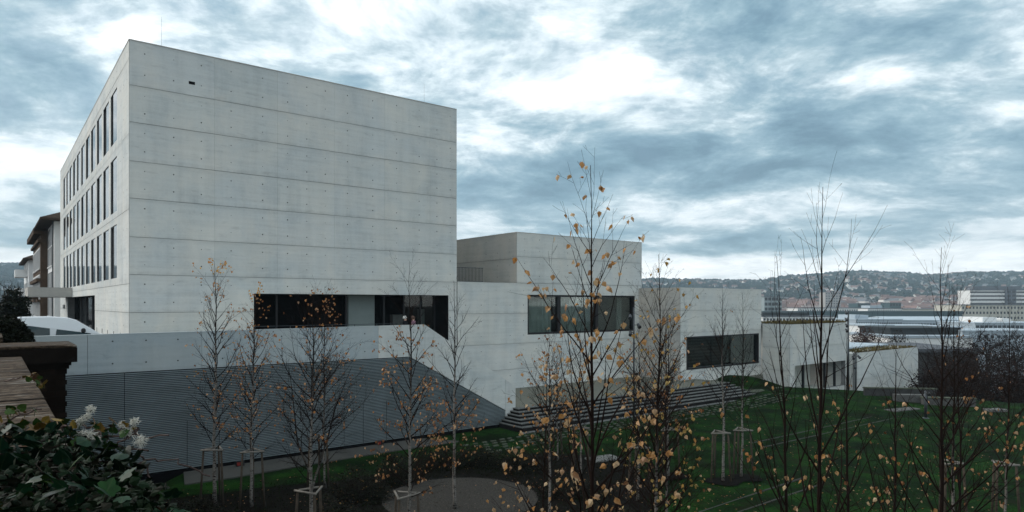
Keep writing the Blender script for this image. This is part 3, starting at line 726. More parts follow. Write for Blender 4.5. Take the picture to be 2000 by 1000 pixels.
tag(b.build('ground_cover', tinted('ground_cover_leaf', (.011, .014, .006), .8, spec=.05)), 'dark low ground cover in the bed under the birches', 'ground cover', kind='stuff')
for cx_, cy_ in ((8.55, 26.9), (9.6, 27.5), (18.6, 21.9), (15.9, 21.7), (6.6, 27.7)):
    b = MB(); b.poly([(cx_+(.75+.22*noise.noise(Vector((t*.9, cx_, 1))))*math.cos(t*.262), cy_+(.62+.22*noise.noise(Vector((t*.9, cx_, 4))))*math.sin(t*.262), lawn_z(cx_, cy_)+.05) for t in range(24)])
    tag(b.build('soil_patch', m_soil), kind='structure')
# gravel bed
b = MB(); c = Vector((-1.9, 24.6, 0)); b.poly([(c.x+2.85*math.cos(t*.1309), c.y+2.85*math.sin(t*.1309), .045) for t in range(48)])
bed = tag(b.build('gravel_bed', simple('gravel', (.042, .039, .035), .95, var=.5, vscale=18, bump=1, bscale=30)), kind='structure')
b = MB()
for k in range(5200):
    r_ = 2.9*math.sqrt(rnd.random()); t = rnd.uniform(0, 6.28); p = Vector((c.x+r_*math.cos(t), c.y+r_*math.sin(t), .04)); s_ = rnd.uniform(.012, .035)
    i = len(b.v); b.v += [tuple(p+Vector((rnd.uniform(-1,1), rnd.uniform(-1,1), rnd.uniform(0,1)))*s_) for _ in range(4)]
    b.f += [(i,i+1,i+2),(i,i+1,i+3),(i,i+2,i+3),(i+1,i+2,i+3)]; b.m += [0]*4; q = rnd.uniform(.5, 2.0); b.c += [(q, q*.95, q*.88)]*4
tag(b.build('gravel', tinted('pebble', (.06, .056, .05), .9)), 'loose grey gravel in the round bed', 'gravel', kind='stuff')
# stone blocks at the lawn's far edge
def block(name, label, x, y, D, w, dpt, h, rz, mat, cap=None):
    p = G(x, y, D); t = thing(name, label, 'stone block' if cap is None else 'low wall', p, rz=rz)
    b = MB(); bv = .03
    b.box(-w/2, w/2, -dpt/2, dpt/2, -.2, h-(.08 if cap else 0))
    if not cap: b.lathe([(.0, 0)]*2, (0,0,0), 3)
    o = bpy.data.objects.new
    me = bpy.data.meshes.new('body'); me.from_pydata(b.v, [], b.f); me.materials.append(mat); me.validate()
    ob = inst('body', me, (0,0,0), t); md = ob.modifiers.new('edge', 'BEVEL'); md.width = bv; md.segments = 2
    if cap:
        b = MB(); b.box(-w/2-.04, w/2+.04, -dpt/2-.04, dpt/2+.04, h-.08, h); me = bpy.data.meshes.new('cap'); me.from_pydata(b.v, [], b.f); me.materials.append(cap); inst('cap', me, (0,0,0), t)
M['pale'] = simple('pale_slab', (.15, .15, .143), .8, var=.2, vscale=4)
M['block'] = simple('grey_stone', (.10, .10, .097), .85, var=.25, vscale=3, bump=.3)
M['darkstone'] = simple('dark_stone', (.055, .055, .055), .85, var=.25, vscale=3, bump=.3)
block('low_wall', 'long dark low wall with a pale cap at the lawn edge below the lowest block', 1757, 782, 7.25, 5.0, .35, .95, R(-8), M['darkstone'], M['pave'])
block('stone_block', 'pale upright stone block in front of the dark low wall', 1778, 792, 7.3, 2.2, .6, .8, R(-6), M['block'])
block('low_wall', 'pale low wall right of the lamp stub at the lawn edge', 1852, 797, 7.3, 3.4, .4, .75, R(-8), M['block'], M['pave'])
block('stone_block', 'flat stone slab on the lawn before the pale upright block', 1762, 805, 7.25, 2.6, .8, .22, R(25), M['block'])
block('stone_block', 'pale flat stone slab on the grass left of the dark low wall', 1724, 784, 7.25, 2.6, 1.1, .10, R(-8), M['pave'])
block('stone_block', 'white flat slab on the lawn below the central birch', 1178, 898, 7.22, 1.5, .9, .10, R(30), M['pale'])
block('stone_block', 'small white slab far right on the lawn', 1944, 803, 7.22, 1.3, .7, .15, R(10), M['pale'])
# ------------------------------------------------------------------ lamp masts
def mast(x, ybase, hgt, label, heads, D=7.3, r=.055):
    p = G(x, ybase, D); t = thing('lamp_mast', label, 'lamp mast', p)
    b = MB(); b.tube([p, p+Vector((0,0,hgt*.5)), p+Vector((0,0,hgt))], [r, r*.9, r*.8], 8); b.lathe([(r*2, 0), (r*2, .05), (r*1.2, .09)], p, 10); b.build('pole', M['metal'], t, True)
    for k, (f, dx) in enumerate(heads):
        b = MB(); q = p+Vector((0, 0, hgt*f)); e = q+Vector((dx, -.10, .02))
        b.tube([q, e], [.02, .02], 5); b.tube([e+Vector((dx*.1, .12, .08)), e, e+Vector((dx*.2, -.2, -.14))], [.05, .085, .11], 8); b.build('lamp_head', M['darkmetal'], t)
mast(1238, 850, 7.1, 'tall grey lamp mast with spotlights in front of the curtained window', ((.93, -.22), (.86, .22), (.8, -.2)))
mast(1657, 772, 7.2, 'tall grey lamp mast with spotlights in front of the garage bay', ((.98, -.25), (.90, -.25), (.83, -.22), (.77, -.22)), 7.8, .075)
mast(1671, 772, 3.4, 'short dark camera post beside the tall mast at the garage', ((.95, -.25), (.97, .2), (.72, -.15)), 7.8, .045)
mast(1808, 818, 1.75, 'stubby grey post at the corner of the low stone wall', ((.95, .02),), 7.22, .10)
# ------------------------------------------------------------------ birches
M['bark'] = None
def bark_mat():
    m, t, b = new_mat('birch_bark')
    at = N('ShaderNodeVertexColor', t, layer_name='tint'); s = N('ShaderNodeSeparateColor', t); t.links.new(at.outputs[0], s.inputs[0])
    g = N('ShaderNodeNewGeometry', t)
    band = noise_(t, mapping(t, g.outputs['Position'], scale=(9, 9, 26)), 1.0, 4, .6, .3)
    patch = noise_(t, mapping(t, g.outputs['Position'], scale=(5, 5, 3)), 1.0, 3, .6)
    white = mixc(t, ramp(t, band, [(.52, 0), (.60, 1)]), (.20, .185, .168), (.018, .015, .013))
    white = mixc(t, ramp(t, patch, [(.55, 0), (.7, .85)]), white, (.07, .052, .044))
    brown = mixc(t, band, (.017, .009, .0065), (.008, .005, .0045))
    c = mixc(t, s.outputs[0], brown, white)
    t.links.new(c, b.inputs['Base Color']); b.inputs['Roughness'].default_value = .8; b.inputs['Specular IOR Level'].default_value = .06
    return m
M['bark'] = bark_mat()
M['leafobj'] = leafmat('birch_leaf', [(0, (.36, .17, .052)), (.25, (.50, .25, .08)), (.5, (.44, .26, .12)), (.75, (.58, .41, .24)), (1, (.26, .115, .045))])
M['leafyel'] = leafmat('yellow_birch_leaf', [(0, (.45, .30, .08)), (.5, (.40, .22, .06)), (1, (.48, .36, .12))])
def one_leaf_mesh(name, mat, ln, w, fold):
    b = MB(); leaf_shape(b, Vector((0,0,0)), Vector((0,0,-1)), Vector((0,-1,.1)), ln, w, (1,1,1), fold); b.c = []
    b.tube([(0,0,0), (0,.004,.022)], [.0011, .0009], 3)
    o = b.build(name, mat); me = o.data; bpy.data.objects.remove(o); return me
LEAF_ME = {m: [one_leaf_mesh('leaf', M[m], *q) for q in ((.080, .062, .3), (.072, .058, .7), (.086, .060, 1.1), (.06, .05, .5))] for m in ('leafobj', 'leafyel')}
TREES = {}
def birch(name, label, base, height, seed, r0=.05, first=.24, nb=34, blen=.26, ang=38, twigs=4, fine=2, leaves=60, leaf_obj=False, lmat='leafobj', lsize=1.0, lrange=(0, 1), droop=0.0, tip=0,
          white=(.018, .034), lean=(0, 0), top_y=0, forks=0, lcol=None, leaf_low=False, wob=.03, up=.9):
    r = random.Random(seed); root = thing(name, label, 'tree', base, 'young birch trees in the garden')
    base = Vector(base)
    def wf(rad, t): 
        w = smooth((rad-white[0])/(white[1]-white[0])); return (w, 0, 0)
    n = 16; pts = []; ox = oy = 0
    for k in range(n+1):
        t = k/n; ox += r.gauss(0, wob)*height/n; oy += r.gauss(0, wob)*height/n
        pts.append(base+Vector((ox+lean[0]*t, oy+lean[1]*t, t*height)))
    rad = [max(.0035, r0*(1-k/n)**.85) for k in range(n+1)]; rad[0] *= 1.25
    tb = MB(); tb.tube(pts, rad, 7, True, wf); tb.build('trunk', M['bark'], root, True)
    cb = MB(); tips = []
    def trunk_at(t):
        f = t*n; i = min(n-1, int(f)); return pts[i].lerp(pts[i+1], f-i), rad[i]+(rad[i+1]-rad[i])*(f-i)
    def branch(p, d, ln, rr, lvl, t0):
        m = max(3, int(ln/.16)) if lvl == 0 else max(2, int(ln/.14))
        m = min(m, 9); q = [p]; rs = [rr]; dd = d.normalized()
        for k in range(m):
            dd = (dd + Vector((r.gauss(0, .07), r.gauss(0, .07), r.gauss(0, .05)+(.055*up if lvl == 0 else .02)-droop*(k/m)*(1.0 if lvl else .5)))).normalized()
            q.append(q[-1]+dd*ln/m); rs.append(max(.0014, rr*(1-(k+1)/m*.85)))
        cb.tube(q, rs, 5 if lvl == 0 and rr > .008 else 3, False, wf)
        for k in range(1, m+1):
            tips.append((q[k], (q[k]-q[k-1]).normalized(), t0, lvl, k/m))
        if lvl < 2:
            nn = twigs if lvl == 0 else fine
            nn = max(0, int(round(nn*min(1.6, ln/1.0 if lvl == 0 else ln/.4)+r.uniform(-.4, .6))))
            for j in range(nn):
                f = r.uniform(.18, .95)*m; i = min(m-1, int(f)); pp = q[i].lerp(q[i+1], f-i); base_d = (q[i+1]-q[i]).normalized()
                side = Vector((r.gauss(0, 1), r.gauss(0, 1), r.gauss(0, .6))); side = (side-base_d*side.dot(base_d))
                if side.length < .01: continue
                side.normalize(); a_ = R(r.uniform(25, 48))
                branch(pp, base_d*math.cos(a_)+side*math.sin(a_), ln*r.uniform(.28, .5)*(1-f/m*.4), max(.0018, rs[i]*.6), lvl+1, t0)
    az = r.uniform(0, 6.28)
    for k in range(nb):
        t = first+(.96-first)*((k+r.uniform(-.3, .3)+.5)/nb); t = min(.975, max(.05, t))
        p, rr = trunk_at(t); az += 2.4+r.gauss(0, .35)
        prof = (1-(t-first)/(1-first))
        ln = height*blen*(.28+.72*prof**.8)*r.uniform(.65, 1.2)*(.75 if t < first+.06 else 1)
        a_ = R(ang*(.75+.5*prof)*r.uniform(.8, 1.2))
        branch(p, Vector((math.cos(az)*math.sin(a_), math.sin(az)*math.sin(a_), math.cos(a_))), ln, min(rr*.62, .0175*height/8), 0, t)
    for k in range(forks):
        t = r.uniform(.12, .35); p, rr = trunk_at(t); az += 2.1; a_ = R(r.uniform(14, 24))
        branch(p, Vector((math.cos(az)*math.sin(a_), math.sin(az)*math.sin(a_), math.cos(a_))), height*r.uniform(.4, .6), rr*.7, 0, t)
    cb.build('crown', M['bark'], root, True)
    tb_ = sorted(tips, key=lambda q: -q[0].z)[:max(tip*3, 1)]
    cand = [q for q in tips if lrange[0] <= (q[0].z-base.z)/height <= lrange[1] and (q[4] > .55)]
    r.shuffle(cand)
    lb = MB(); cnt = 0
    for p, d, t0, lvl, f in cand:
        if cnt >= leaves: break
        for c_ in range(r.choice((1, 1, 2, 3)) if r.random() < .5 else 1):
            cnt += 1
            pp = p+Vector((r.gauss(0, .03), r.gauss(0, .03), r.gauss(0, .02)))*(1 if c_ else .3)
            if leaf_obj:
                s_ = lsize*r.uniform(.75, 1.2)
                o = inst('leaf', r.choice(LEAF_ME[lmat]), pp-base, root, (r.gauss(0, .55), r.gauss(0, .45), r.uniform(0, 6.28)), (s_, s_, s_))
            else:
                c = r.choice(lcol or LEAFCOL); q = r.uniform(.55, 1.0); s_ = lsize*r.uniform(.7, 1.2)
                leaf_shape(lb, pp, Vector((r.gauss(0, .45), r.gauss(0, .45), -1)), Vector((r.gauss(0, 1), r.gauss(0, 1), .3)), .078*s_, .062*s_, (c[0]*q, c[1]*q, c[2]*q), r.uniform(.1, .9))
    for k in range(tip):
        q = tb_[int(len(tb_)*r.random()**1.5)]; c = r.choice(YEL); pp = q[0]+Vector((r.gauss(0,.05), r.gauss(0,.05), r.gauss(0,.05)))
        leaf_shape(lb, pp, Vector((r.gauss(0, .45), r.gauss(0, .45), -1)), Vector((r.gauss(0, 1), r.gauss(0, 1), .3)), .085, .066, c, r.uniform(.1, .9))
    if lb.f: tag(lb.build('leaves', M['leaf'], root), kind='stuff')
    TREES[label] = root; return root
def at(px_, Y, zb=0.0): return (X_at(px_, Y), Y, zb)
def ht(ytop, Y): return EZ+(593-ytop)*Y/1300
YEL = [(1.1, .80, .28), (1, .66, .22), (.9, .5, .2)]
birch('birch_tree', 'staked birch farthest left before the slats with yellow leaves at its tip', at(420, 23.9), ht(510, 23.9), 11, .070, .22, 48, .24, 38, 6, 2, 240, lcol=YEL+LEAFCOL, lsize=.95, tip=46)
birch('birch_tree', 'second staked birch from the left with orange leaves across the dark opening', at(492, 23.6), ht(572, 23.6), 12, .060, .22, 50, .24, 42, 6, 2, 560, lsize=.95, tip=20)
birch('birch_tree', 'densely twigged white stemmed birch right of the second staked one', at(608, 18.6), ht(575, 18.6), 13, .060, .30, 46, .32, 46, 7, 3, 190, lsize=1.0, forks=2)
birch('birch_tree', 'dark thin birch close behind the densely twigged white stemmed one', at(634, 26.0), ht(560, 26.0), 14, .04, .28, 44, .28, 42, 7, 3, 300, lsize=.95)
birch('birch_tree', 'birch with drooping tan leaves left of the gravel bed', at(797, 18.2), ht(512, 18.2), 15, .055, .22, 44, .24, 46, 6, 2, 560, droop=.18, lsize=.95, lrange=(.1, .8))
birch('birch_tree', 'slim pale birch standing in the round gravel bed', at(889, 23.3), ht(548, 23.3), 16, .06, .12, 38, .26, 38, 5, 2, 180, lsize=1.25, lrange=(0, .5))
birch('birch_tree', 'white stemmed birch left of the tallest central birch', at(1074, 20.5), ht(640, 20.5), 17, .05, .26, 48, .28, 42, 8, 3, 130, lsize=1.1)
birch('birch_tree', 'tallest nearest central birch with big orange leaves and a reddish stem', at(1163, 8.0), ht(322, 8.0), 21, .050, .34, 42, .245, 34, 3, 1, 300, True, 'leafobj', 1.06, white=(.065, .08), lean=(-.10, 0), wob=.012, lrange=(.50, 1))
birch('birch_tree', 'orange leaved birch just left of the tallest central one, mostly below it', at(1035, 9.5), ht(690, 9.5), 36, .03, .40, 30, .20, 40, 4, 2, 190, True, 'leafobj', .85, wob=.02, lrange=(.5, 1), lean=(.25, 0), droop=.05)
birch('birch_tree', 'birch with yellow tip leaves right of the lamp mast', at(1276, 12.0), ht(497, 12.0), 22, .052, .30, 56, .22, 36, 8, 3, 210, True, 'leafyel', .95, white=(.02, .036), lrange=(.4, 1))
birch('birch_tree', 'thin twiggy birch just right of the mast before the low block', at(1300, 15.5), ht(620, 15.5), 23, .042, .24, 44, .24, 40, 8, 3, 160, lsize=1.1)
birch('birch_tree', 'staked white stemmed birch in front of the panorama window, leafless', at(1412, 27.0), ht(562, 27.0), 24, .06, .30, 36, .24, 34, 6, 2, 14)
birch('birch_tree', 'thinner leafless staked birch right of the one before the panorama window', at(1449, 27.6), ht(572, 27.6), 25, .048, .30, 34, .24, 36, 6, 2, 14)
birch('birch_tree', 'tall bare birch with few brown leaves in front of the garage block', at(1592, 9.0), ht(365, 9.0), 26, .050, .30, 24, .30, 28, 2, 1, 60, True, 'leafobj', .9, lrange=(.42, .70), white=(.035, .085), lean=(.05, 0), wob=.012)
birch('birch_tree', 'dark stemmed bare birch left of the tall bare one', at(1545, 10.2), ht(500, 10.2), 27, .045, .18, 22, .32, 32, 3, 1, 45, lsize=.95, lrange=(.35, .65), white=(.06, .09), lean=(-.3, 0))
birch('birch_tree', 'thin dark birch between the tall bare one and the clump at right', at(1660, 11.0), ht(620, 11.0), 28, .045, .16, 24, .28, 36, 4, 1, 60, lsize=.95, lrange=(.3, .7), white=(.022, .05))
birch('birch_tree', 'tall reddish stemmed birch of the right hand clump, bare at the top', at(1836, 11.0), ht(483, 11.0), 29, .05, .30, 32, .26, 32, 4, 1, 40, lsize=.95, lrange=(.3, .7), lean=(.16, 0), white=(.04, .06))
birch('birch_tree', 'white stemmed birch in the middle of the right hand clump', at(1858, 14.0), ht(560, 14.0), 30, .045, .30, 34, .24, 36, 5, 2, 45, lsize=.9)
birch('birch_tree', 'dark birch on the right side of the right hand clump', at(1885, 12.5), ht(560, 12.5), 31, .035, .25, 32, .26, 36, 5, 2, 40, lsize=.9, lrange=(.2, .6), white=(.03, .05))
birch('birch_tree', 'slender white birch near the right edge with few ochre leaves', at(1964, 16.5), ht(560, 16.5), 32, .038, .3, 32, .2, 36, 6, 2, 60, lsize=1.2, lrange=(.1, .6))
birch('birch_tree', 'dark many stemmed birch between the garage and the right clump', at(1745, 13.5), ht(660, 13.5), 37, .045, .12, 26, .30, 38, 4, 2, 50, lsize=.9, lrange=(.2, .8), white=(.03, .05), forks=4)
birch('birch_tree', 'sparse staked birch behind the tallest central one', at(1090, 30.5), ht(670, 30.5), 33, .04, .28, 40, .26, 40, 8, 3, 130, lsize=1.1)
birch('birch_tree', 'staked birch behind the yellow tipped one', at(1246, 24.3), ht(640, 24.3), 34, .05, .28, 46, .26, 40, 8, 3, 170, lsize=1.1)
birch('birch_tree', 'staked birch in front of the right part of the steps', at(1306, 27.7), ht(620, 27.7), 35, .05, .28, 42, .24, 40, 8, 3, 130, lsize=1.1)
birch('birch_tree', 'twiggy birch with a stake frame before the steps, left of the lamp mast', at(1135, 28.0), ht(655, 28.0), 38, .045, .28, 42, .26, 40, 8, 3, 110, lsize=1.1)
# ------------------------------------------------------------------ stake frames
M['stake'] = simple('weathered_stake_wood', (.060, .048, .037), .85, var=.3, vscale=8, bump=.3)
M['bar'] = simple('pale_stake_bar', (.19, .175, .155), .8, var=.25, vscale=9)
def make_frame():
    t = thing('tree_stakes', 'x', 'tree stakes', (0,0,0), 'stake frames round the young trees')
    c = [(.36*math.cos(R(a)), .36*math.sin(R(a))) for a in (200, 320, 80)]
    for x, y in c:
        b = MB(); b.tube([(x*1.35, y*1.35, -.25), (x*1.15, y*1.15, 1.0), (x, y, 2.03)], [.042, .040, .036], 7); b.build('post', M['stake'], t, True)
    for k, j in ((0, 1), (1, 2), (2, 0)):
        b = MB(); p, q = Vector((*c[k], 2.0)), Vector((*c[j], 2.0)); d = (q-p).normalized()*.09; off = Vector((-d.y, d.x, 0))*-.6
        b.tube([p-d+off*.6, q+d+off*.6], [.030, .030], 7); b.build('crossbar', M['bar'], t, True)
    return t
fr0 = make_frame(); first = True
for px_, Y, rz, lab in ((419, 23.9, .2, 'three wooden stakes around the birch farthest left'), (493, 23.6, .5, 'three wooden stakes around the second birch from the left'), (607, 18.6, -.3, 'pale barred stake frame at the foot of the densely twigged birch'),
        (622, 26.0, .4, 'stake frame behind the densely twigged birch'), (790, 18.2, 1.0, 'stake frame in front of the gravel bed under the drooping birch'), (1081, 30.5, .1, 'stake frame before the left end of the stone steps'),
        (1246, 24.3, .2, 'stake frame just right of the lamp mast foot'), (1306, 27.7, .3, 'stake frame below the middle of the stone steps'), (1404, 27.0, .25, 'stake frame on the open lawn around the white stem before the panorama window'),
        (1448, 27.6, .15, 'stake frame on the open lawn right of its twin, thinner birch'), (1856, 21.9, .3, 'stake frame within the clump at right'), (1958, 21.7, .2, 'stake frame near the right edge of the picture'), (1130, 28.0, .5, 'stake frame behind the tallest central birch')):
    o = fr0 if first else copy_tree(fr0); first = False
    o.location = (X_at(px_, Y), Y, 0); o.rotation_euler = (0, 0, rz); o['label'] = lab
# ------------------------------------------------------------------ shrubs in the garden
M['shrubleaf'] = tinted('shrub_leaf', (.0085, .009, .006), .75, spec=.15)
def shrub(name, label, base, rx, ry, rz_, n, seed, cat='shrub', pal=((1, 1.1, .7), (.9, .7, .6), (1.3, 1.0, .6)), mat=None, lsz=.05, group=None, flecks=.02):
    r = random.Random(seed); root = thing(name, label, cat, base, group); base = Vector(base)
    cb = MB(); 
    for k in range(26):
        t = r.uniform(0, 6.28); d = Vector((math.cos(t)*rx*r.uniform(.2, 1), math.sin(t)*ry*r.uniform(.2, 1), rz_*r.uniform(.7, 1.15)))
        p = base+Vector((d.x*.15, d.y*.15, -.05)); cb.tube([p, p+d*.5+Vector((r.gauss(0,.05), r.gauss(0,.05), .05)), base+d], [.010, .007, .003], 4, False)
    tag(cb.build('stems', M['darkwood'], root), kind='stuff')
    lb = MB()
    for k in range(int(n*1.7)):
        t = r.uniform(0, 6.28); ph = math.acos(r.uniform(-.15, 1)); s_ = r.random()**.35
        q = Vector((rx*math.cos(t)*math.sin(ph)*s_, ry*math.sin(t)*math.sin(ph)*s_, rz_*math.cos(ph)*s_))
        q *= 1+.28*noise.noise(Vector((q.x*1.7, q.y*1.7, q.z*1.7+seed)))
        if q.z < -.02: q.z = abs(q.z)
        c = r.choice(pal); v = r.uniform(.5, 1.5)
        if r.random() < flecks: c = (16, 9.0, 5); v = r.uniform(.6, 1.4)
        leaf_shape(lb, base+q, Vector((r.gauss(0,1), r.gauss(0,1), r.gauss(-.1,.7))), Vector((r.gauss(0,1), r.gauss(0,1), 1)), lsz*1.25*r.uniform(.7, 1.4), lsz*r.uniform(.7, 1.3), (c[0]*v, c[1]*v, c[2]*v))
    tag(lb.build('leaves', mat or M['shrubleaf'], root), kind='stuff'); return root
M['darkwood'] = simple('dark_twig', (.014, .010, .008), .85)
for k, (px_, Y, rx, ry, h, n, lab) in enumerate(((700, 24.4, 1.3, .8, 1.15, 2600, 'dark reddish shrub left of the drooping birch'), (775, 26.8, 1.0, .8, 1.2, 2200, 'dark shrub against the path end by the slats'), (855, 29.2, 1.2, .7, .95, 2200, 'dark low shrub behind the gravel bed, left part'),
        (935, 29.4, 1.2, .7, .95, 2200, 'dark low shrub behind the gravel bed, middle part'), (1015, 28.8, 1.2, .8, .9, 2000, 'dark low shrub behind the gravel bed, right part'), (560, 20.8, 1.4, .8, .7, 2200, 'dark shrub in the bottom left of the garden below the second birch'),
        (460, 20.6, 1.5, .8, .7, 2200, 'dark shrub at the foot of the two left birches'), (650, 21.4, 1.2, .8, .9, 2200, 'dark shrub beside the stake frames of the dense birch'), (860, 19.0, 1.1, .6, .45, 1500, 'low brown shrub on the near rim of the gravel bed, left'), (990, 19.4, 1.2, .6, .5, 1600, 'low brown shrub on the near rim of the gravel bed, right'),
        (1120, 25.0, 1.4, .8, .6, 1700, 'dark undergrowth shrub below the tallest central birch'), (380, 22.6, 1.1, .7, .6, 1500, 'dark shrub at the left end of the garden bed'), (1210, 21.5, 1.3, .8, .6, 1700, 'dark undergrowth shrub left of the yellow tipped birch'))):
    shrub('garden_shrub', lab, at(px_, Y), rx, ry, h, n, 100+k, group='dark shrubs in the garden', pal=((1, .95, .65), (1.2, .75, .65), (.8, 1.2, .6)))
# ------------------------------------------------------------------ old stone wall, pier and coping at left
M['coping'] = None
def coping_mat():
    m, t, b = new_mat('weathered_sandstone')
    g = N('ShaderNodeNewGeometry', t); rot = mapping(t, g.outputs['Position'], rot=(0, 0, -YAW))
    n1 = noise_(t, mapping(t, rot, scale=(.5, 4.0, 3)), 3.0, 8, .7, .4); n2 = noise_(t, rot, 14, 7, .7); n3 = noise_(t, mapping(t, rot, scale=(.5, 2.5, 1)), 2.2, 5, .6)
    c = ramp(t, math_(t, 'ADD', math_(t, 'MULTIPLY', n1, .65), math_(t, 'MULTIPLY', n2, .35)), [(.40, (.005, .0035, .0025)), (.47, (.022, .015, .010)), (.53, (.060, .043, .030)), (.59, (.12, .092, .068))])
    c = mixc(t, ramp(t, math_(t, 'MULTIPLY', n3, n1), [(.31, 0), (.35, .8)]), c, (.20, .19, .175))
    t.links.new(c, b.inputs['Base Color']); b.inputs['Roughness'].default_value = .9; b.inputs['Specular IOR Level'].default_value = .06
    bp = N('ShaderNodeBump', t); bp.inputs['Strength'].default_value = .6; bp.inputs['Distance'].default_value = .02
    t.links.new(math_(t, 'ADD', n1, n2), bp.inputs['Height']); t.links.new(bp.outputs[0], b.inputs['Normal']); return m
M['coping'] = coping_mat()
M['oldstone_capshade'] = simple('old_stone_and_cap_shade', (.008, .006, .005), .95, var=.35, vscale=3, bump=.6, bscale=14, objvar=.3)
CT = -.80
sw = thing('old_stone_wall', 'old sandstone garden wall with a weathered flat coping in the left foreground', 'wall', A(-5.4, -26, -2.35))
# garden-side edge of the coping runs along a = AE
AE = ab(-3.14, 4.6)[0]
b0 = ab(-3.14, 4.6)[1]-6.5
for s0, s1 in ((b0, b0+2.4), (b0+2.4, b0+5.1), (b0+5.1, b0+7.8), (b0+7.8, b0+10.6), (b0+10.6, b0+13.4)):
    g = .006; b = MB(); b.abox(AE-1.35, AE, s0+g, s1-g, CT-.16, CT+rnd.uniform(-.008, .008)); o = b.build('coping_stone', M['coping'], sw)
    md = o.modifiers.new('edge', 'BEVEL'); md.width = .018; md.segments = 2
b = MB(); b.abox(AE-1.2, AE-.12, b0, b0+13.4, -7.6, CT-.17); b.build('core', M['oldstone_capshade'], sw)
for k in range(10):
    for j in range(22):
        s = b0+.2+j*.6+(.3 if k % 2 else 0); h_ = CT-.18-.42*k
        if s < b0+3: continue
        b = MB(); b.abox(AE-.13, AE-.06+rnd.uniform(-.012, .012), s+.01, s+.59, h_-.40, h_-.005); b.build('stone', M['oldstone_capshade'], sw)
PB = ab(-8.3, 11.1)[1]; 
gp = thing('gate_pier', 'dark brick pier with a wide overhanging stone cap on the garden wall', 'pier', A(AE+.3, PB+.5, -2.35))
PA1 = AE+.80
b = MB(); b.abox(AE-1.5, PA1+.02, PB, PB+1.5, -1.02, -.771); b.build('cap', M['oldstone_capshade'], gp)  # shade on the cap's front put in as darker stone under the pale top
b = MB(); b.abox(AE-1.5, PA1+.02, PB, PB+1.5, -.77, -.72); o = b.build('cap_top', M['coping'], gp); md = o.modifiers.new('edge', 'BEVEL'); md.width = .03; md.segments = 2
b = MB(); b.abox(AE-1.4, PA1-.06, PB+.08, PB+1.42, -1.08, -1.021); b.abox(AE-1.4, PA1-.09, PB+.11, PB+1.4, -1.14, -1.081); b.build('cap_moulding', M['oldstone_capshade'], gp)
b = MB(); b.abox(AE-1.3, PA1-.14, PB+.16, PB+1.3, -7.6, -1.141); b.build('core', M['oldstone_capshade'], gp)
M['pierbrick'] = simple('dark_brick', (.0095, .006, .0045), .9, var=.35, vscale=5, bump=.5, bscale=20, objvar=.35)
for k in range(26):
    for j in range(5):
        s0 = AE+.02+j*.25-(.12 if k % 2 else 0); s1 = min(s0+.24, PA1-.12); s0 = max(s0, AE-.1)
        h_ = -1.145-.095*k
        if s1-s0 < .04 or h_ < -3.6: continue
        b = MB(); b.abox(s0, s1, PB+.145+rnd.uniform(-.004, .004), PB+.165, h_-.085, h_); b.build('brick', M['pierbrick'], gp)
# the wall goes on beyond the pier
b = MB(); b.abox(AE-1.1, AE-.35, PB+1.5, -7.4, -7.4, -.98); b.build('far_section', M['oldstone_capshade'], sw)
b = MB(); b.abox(AE-1.25, AE-.2, PB+1.5, -7.4, -.979, -.62); o = b.build('coping_stone', M['coping'], sw)
# bushes behind the pier
M['evergreen'] = tinted('evergreen_leaf', (.0055, .0085, .005), .6, spec=.12)
shrub('ivy_bush', 'dark glossy bush overhanging the wall behind the pier', (-10.72, 14.2, EZ-.95), .33, .5, .68, 4200, 201, 'bush', mat=M['evergreen'], lsz=.06, flecks=.002)
shrub('round_bush', 'tall dark round clipped bush beside the parked car', (-24.1, 32.2, EZ+ST), .80, .80, 3.05, 8200, 202, 'bush', mat=M['evergreen'], lsz=.085, flecks=0)
shrub('round_bush', 'dark bush at the left edge beside the round clipped one', (-25.2, 31.5, EZ+ST), .8, .8, 2.6, 6200, 203, 'bush', mat=M['evergreen'], lsz=.085, flecks=0)
# ------------------------------------------------------------------ ivy and clematis on the wall
M['ivyleaf'] = None
def ivy_mat(name, stops):
    m, t, b = new_mat(name); oi = N('ShaderNodeObjectInfo', t); g = N('ShaderNodeTexCoord', t)
    c = ramp(t, oi.outputs['Random'], stops, 'CONSTANT')
    c = mixc(t, 1.0, c, ramp(t, noise_(t, g.outputs['Object'], 25, 5, .6), [(.3, .6), (.65, 1.2)]), 'MULTIPLY')
    vein = math_(t, 'ABSOLUTE', N('ShaderNodeSeparateXYZ', t).outputs[0])
    sx = vein.node.inputs[0].links[0].from_node; t.links.new(g.outputs['Object'], sx.inputs[0])
    c = mixc(t, ramp(t, vein, [(.0, .55), (.0035, 0)]), c, (.035, .055, .02))
    t.links.new(c, b.inputs['Base Color']); b.inputs['Roughness'].default_value = .5; b.inputs['Specular IOR Level'].default_value = .10; return m
M['ivyleaf'] = ivy_mat('ivy_leaf', [(0, (.004, .020, .010)), (.3, (.006, .028, .011)), (.55, (.009, .038, .008)), (.70, (.020, .046, .008)), (.80, (.003, .010, .005)), (.94, (.07, .065, .015)), (.975, (.07, .035, .02))])
M['vineyel'] = ivy_mat('vine_leaf', [(0, (.15, .095, .018)), (.25, (.19, .115, .028)), (.42, (.028, .055, .010)), (.62, (.30, .20, .12)), (.72, (.05, .022, .012)), (.84, (.018, .05, .009))])
